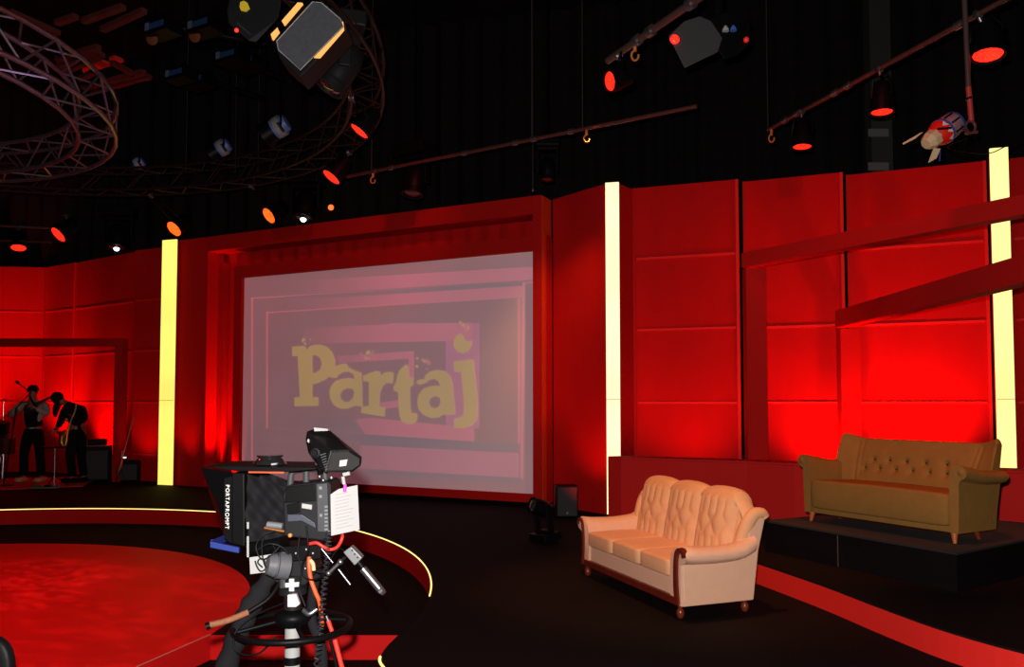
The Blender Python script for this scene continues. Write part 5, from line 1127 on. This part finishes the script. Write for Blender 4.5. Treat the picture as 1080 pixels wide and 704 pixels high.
pose1 = dict(pelvis=(0.02, 0, 0.93), waist=(0.02, 0, 1.08), chest=(0.015, 0, 1.33), neck=(0.0, 0, 1.50), head0=(-0.005, -0.02, 1.60), head1=(-0.005, -0.03, 1.69),
             shL=(-0.19, 0, 1.41), elL=(-0.36, -0.10, 1.20), wrL=(-0.17, -0.24, 1.27), shR=(0.21, 0, 1.41), elR=(0.34, -0.12, 1.22), wrR=(0.20, -0.26, 1.33),
             hipL=(-0.095, 0, 0.80), knL=(-0.13, -0.03, 0.50), anL=(-0.15, 0.02, 0.09), toL=(-0.17, -0.12, 0.04), hipR=(0.125, 0, 0.80), knR=(0.16, -0.03, 0.50), anR=(0.17, 0.02, 0.09), toR=(0.20, -0.12, 0.04))
person((m1.x, m1.y, 0), (0.1, -1, -0.1), 'musician in white shirt and black vest standing at a microphone, playing a dark guitar', pose1, dict(trousers=suit_m, shirt=shirt_m, vest=suit_m, shoes=shoe_m), hair1)
m2 = at2(78, 509, 0)
def hair2(h, f, u, s, t):
    MB().ball(h+u*0.03-f*0.015, 0.108, 14).build('hair', hair_m, t, smooth=True)
    for k in (-1, 1): MB().tube(arc([h+s*k*0.085+u*0.05, h+s*k*0.10-V((0, 0, 0.06)), h+s*k*0.09+f*0.05-V((0, 0, 0.17)), h+s*k*0.07+f*0.06-V((0, 0, 0.27))], 4), [0.045, 0.045, 0.046, 0.046, 0.046, 0.044, 0.042, 0.04, 0.036, 0.03, 0.024, 0.016, 0.008], 10).build('hair_strand', hair_m, t, smooth=True)
pose2 = dict(pelvis=(0.05, 0, 0.90), waist=(0.04, 0, 1.06), chest=(-0.03, -0.02, 1.29), neck=(-0.15, -0.05, 1.42), head0=(-0.24, -0.08, 1.46), head1=(-0.31, -0.10, 1.52),
             shL=(-0.08, -0.20, 1.33), elL=(-0.10, -0.30, 1.08), wrL=(-0.18, -0.25, 1.00), shR=(0.07, 0.12, 1.33), elR=(0.22, -0.10, 1.10), wrR=(-0.02, -0.24, 1.12),
             hipL=(0.0, -0.07, 0.78), knL=(-0.02, -0.12, 0.48), anL=(0.02, -0.08, 0.09), toL=(-0.10, -0.16, 0.04), hipR=(0.10, 0.05, 0.78), knR=(0.09, 0.04, 0.48), anR=(0.15, 0.06, 0.09), toR=(0.12, -0.10, 0.04))
person((m2.x, m2.y, 0), (-0.55, -0.3, -0.9), 'long-haired musician in dark clothes bending over an instrument on a strap', pose2, dict(trousers=suit_m, shirt=suit_m, shoes=suit_m), hair2)
# guitar of the first musician
gt = thing('guitar', 'dark guitar held across the chest of the musician in the white shirt', 'guitar', (m1.x, m1.y-0.2, 1.2))
def G(u, v, d=0.0): return atd(u, v, m1.y-0.22+d)
MB().prism([G(u, v) for u, v in ((24, 432), (26, 427.5), (30, 426), (33, 427), (36.5, 424), (39.5, 425), (39, 428.5), (37, 431.5), (34, 435), (29.5, 437.5), (25.5, 436))], (0, 0.05, 0)).build('body', mat('dark_guitar', (0.03, 0.012, 0.012), 0.3), gt, bevel=0.008)
MB().prism([G(u, v, -0.01) for u, v in ((37.5, 425.2), (38.6, 427.4), (51, 421.2), (50.4, 419.3))], (0, 0.03, 0)).build('neck', mat('dark_neck', (0.04, 0.02, 0.015), 0.4), gt)
MB().prism([G(u, v, -0.01) for u, v in ((50.2, 419.0), (50.8, 421.4), (56, 419.3), (55.5, 417.6))], (0, 0.03, 0)).build('headstock', MATS['dark_neck'], gt)
MB().tube([G(37, 429, -0.02), G(31, 418, -0.02)], 0.018, 6).build('strap', suit_m, gt)
sx = thing('saxophone', 'brass coloured instrument hanging in front of the long-haired musician', 'saxophone', (m2.x-0.2, m2.y-0.3, 0.8))
def Sx(u, v, d=0.0): return atd(u, v, m2.y-0.30+d)
MB().tube(arc([Sx(77, 438), Sx(74, 446), Sx(71, 458), Sx(69.5, 468), Sx(67.5, 471), Sx(65, 467), Sx(65.5, 460)], 5), [0.012+0.0013*i for i in range(31)], 12).build('horn', brass, sx, smooth=True)
MB().lathe(Sx(65.5, 460), (-0.15, -0.2, 1), [(0, 0.05), (0.05, 0.06), (0.09, 0.09), (0.09, 0.075)], 16).build('bell', brass, sx, smooth=True)
MB().tube([Sx(76, 440), Sx(73.5, 437.5), Sx(71.5, 437)], 0.010, 8).build('mouthpiece', brass, sx, smooth=True)
MB().tube(arc([Sx(80.5, 425), Sx(79.5, 432), Sx(77, 440)], 4), 0.012, 6).build('neck_strap', mat('gold_strap', (0.35, 0.22, 0.06), 0.6), sx, smooth=True)
# microphone on a boom stand
p0 = at2(17, 511, 0, -0.35)
ms = thing('microphone_stand', 'microphone on boom stand left of the musician in the white shirt', 'microphone stand', (p0.x, p0.y, 0))
def M(u, v): return atd(u, v, p0.y)
MB().tube([(p0.x, p0.y, 0.03), M(17.2, 430)], 0.011, 8).build('pole', blk, ms, smooth=True)
MB().tube([M(16, 432), M(33, 413.5)], 0.009, 8).build('boom', blk, ms, smooth=True)
MB().lathe(M(29, 412), M(17, 402.5)-M(29, 412), [(0, 0.008), (0.19, 0.010), (0.20, 0.022), (0.24, 0.026), (0.26, 0.018)], 10).build('microphone', blk, ms, smooth=True)
MB().lathe((p0.x, p0.y, 0.002), (0, 0, 1), [(0, 0.16), (0.015, 0.16), (0.03, 0.03)], 18).build('base', blk, ms, smooth=True)
# music stand with pedals
p0 = at2(57, 513, 0)
mt = thing('small_table', 'small flat-topped black stand between the two musicians', 'stand', (p0.x, p0.y, 0))
def T(u, v, d=0): return atd(u, v, p0.y+d)
zt2 = T(55, 472).z
MB().box((p0.x-0.05, p0.y, zt2), (0.30, 0.26, 0.02)).build('top', blk, mt, bevel=0.004)
MB().tube([(p0.x, p0.y, 0.0), (p0.x, p0.y, zt2)], 0.011, 8).build('pole', steel, mt, smooth=True)
for k in range(3): a = k*2*PI/3+0.4; MB().tube([(p0.x, p0.y, 0.18), (p0.x+0.2*math.cos(a), p0.y+0.2*math.sin(a), 0.01)], 0.008, 6).build('foot', blk, mt, smooth=True)
p0 = at2(48, 516, 0)
pb_ = thing('pedal_board', 'low effects pedal board lying on the floor in front of the musicians', 'pedal board', (p0.x, p0.y, 0))
MB().box((p0.x, p0.y, 0.025), (0.42, 0.18, 0.03)).build('board', mat('dull_grey_board', (0.12, 0.09, 0.07), 0.5), pb_, bevel=0.004)
for k in range(4): MB().box((p0.x-0.15+k*0.1, p0.y, 0.055), (0.07, 0.12, 0.03)).build('pedal', (steel, brass, blk2, steel)[k], pb_, bevel=0.004)
# amplifiers
p0 = at2(99, 508, 0, 0.15)
am = thing('guitar_amplifier', 'tall black guitar amplifier with a separate head, right of the long-haired musician', 'amplifier', (p0.x, p0.y, 0), 0.3)
hA = atd(99, 469.5, p0.y).z
MB().box((0, 0, hA/2), (0.40, 0.30, hA-0.02)).build('cabinet', blk, am, local=True, bevel=0.01)
MB().box((0, -0.155, hA/2-0.03), (0.35, 0.01, hA-0.14)).build('grille', MATS['speaker_grille'], am, local=True)
MB().box((0, -0.15, hA-0.015), (0.38, 0.02, 0.008)).build('chrome_trim', mat('dull_trim', (0.3, 0.1, 0.1), 0.4), am, local=True)
MB().box((-0.02, 0, hA+0.055), (0.30, 0.22, 0.11)).build('amp_head', blk, am, local=True, bevel=0.015)
MB().ball((-0.19, -0.16, hA+0.02), 0.012, 8).build('indicator', mat('pale_pink_light', (0.6, 0.3, 0.35), 0.4), am, local=True, smooth=True)
p0 = at2(134, 508, 0, 0.05)
am = thing('guitar_amplifier', 'squat black amplifier behind the guitar on its stand', 'amplifier', (p0.x, p0.y, 0), 0.2)
MB().box((0, 0, 0.19), (0.40, 0.26, 0.38)).build('cabinet', blk, am, local=True, bevel=0.03)
MB().box((0, -0.135, 0.17), (0.34, 0.01, 0.28)).build('grille', MATS['speaker_grille'], am, local=True)
p0 = at2(127, 510, 0, -0.12)
gg = thing('guitar', 'slim guitar leaning on a stand in front of the squat amplifier', 'guitar', (p0.x, p0.y, 0))
def K(u, v, d=0.0): return atd(u, v, p0.y+d)
MB().tube(arc([K(124, 503), K(125, 497), K(127.5, 490), K(128.8, 484)], 4), [0.022, 0.03, 0.036, 0.04, 0.042, 0.04, 0.036, 0.03, 0.028, 0.026, 0.022, 0.018, 0.014], 10).build('body', mat('dark_brown_wood', (0.10, 0.03, 0.015), 0.35), gg, smooth=True)
MB().tube([K(128.8, 484), K(136, 458), K(140.3, 443)], 0.010, 8).build('neck', mat('pale_brown_neck', (0.22, 0.10, 0.08), 0.4), gg, smooth=True)
MB().prism([K(140, 444, -0.01), K(141.5, 444, -0.01), K(141.8, 440, -0.01), K(140.5, 440, -0.01)], (0, 0.015, 0)).build('headstock', MATS['pale_brown_neck'], gg)
MB().tube([K(127, 490, 0.04), K(129, 476, 0.04), K(131, 476, -0.02)], 0.008, 6).build('stand_arm', steel, gg, smooth=True)
for k in (-1, 1): MB().tube([K(127, 492, 0.05), K(127+k*5, 508.5, 0.05)], 0.008, 6).build('stand_leg', blk, gg, smooth=True)
MB().ball(K(131.6, 483, -0.10), 0.026, 10, (1.3, 0.5, 0.6)).build('white_reflection', glow('painted_white_glint', (0.6, 0.9, 0.8), 1.2), gg, smooth=True, label='small white reflection painted as a glow')  # white reflection painted in as a small glowing ball
# drums at the left edge
p0 = at2(-6, 505, 0, 0.2)
dk = thing('drum_kit', 'part of a drum kit with cymbal at the far left edge', 'drum kit', (p0.x, p0.y, 0))
def Q(u, v, d=0.0): return atd(u, v, p0.y+d)
MB().lathe((p0.x-0.25, p0.y-0.05, 0.32), (0.35, -1, 0), [(-0.2, 0.28), (0.2, 0.28), (0.205, 0.26)], 26).build('bass_drum', mat('dark_red_shell', (0.05, 0.01, 0.01), 0.25), dk, smooth=True)
MB().lathe(Q(6, 468, -0.25)-V((0, 0, 0.17)), (0.1, -0.15, 1), [(0, 0.16), (0.30, 0.16), (0.302, 0.15)], 22).build('floor_tom', MATS['dark_red_shell'], dk, smooth=True)
MB().lathe(Q(1, 445, -0.1), (0.2, -0.2, 1), [(-0.22, 0.15), (0, 0.15), (0.002, 0.14)], 22).build('tom', blk, dk, smooth=True)
MB().lathe(Q(4, 422.5), (0.05, -0.1, 1), [(0, 0.16), (0.012, 0.05), (0.03, 0.02)], 22).build('cymbal', brass, dk, smooth=True)
MB().tube([Q(4, 422.5), (Q(4, 422.5).x, p0.y, 0.02)], 0.010, 8).build('cymbal_stand', chrome, dk, smooth=True)
MB().tube([Q(2, 441, -0.2), Q(15, 434, -0.25)], 0.008, 6).build('boom_arm', blk, dk, smooth=True)
for q in ((5, 466), (0.5, 464), (14.5, 474.5), (15, 460)): MB().ball(Q(q[0], q[1], -0.42), 0.011, 8).build('lug', chrome, dk, smooth=True)
for k in (-1, 1): MB().tube([(Q(6, 468).x+k*0.13, p0.y-0.28, 0.0), (Q(6, 468).x+k*0.14, p0.y-0.27, 0.55)], 0.009, 6).build('tom_leg', chrome, dk, smooth=True)
# red rug under the band
rp = [at2(-40, 506, 0), at2(105, 503.5, 0), at2(88, 513.5, 0), at2(-40, 519, 0)]
rg_ = MB().prism([V((p.x, p.y, 0.001)) for p in rp], (0, 0, 0.008)).build('red_mat', mat('red_mat', (0.30, 0.008, 0.008), 0.6, noise=0.4, nscale=3), None)
tag(rg_, 'thin dark red floor mat beneath the two musicians', 'mat')
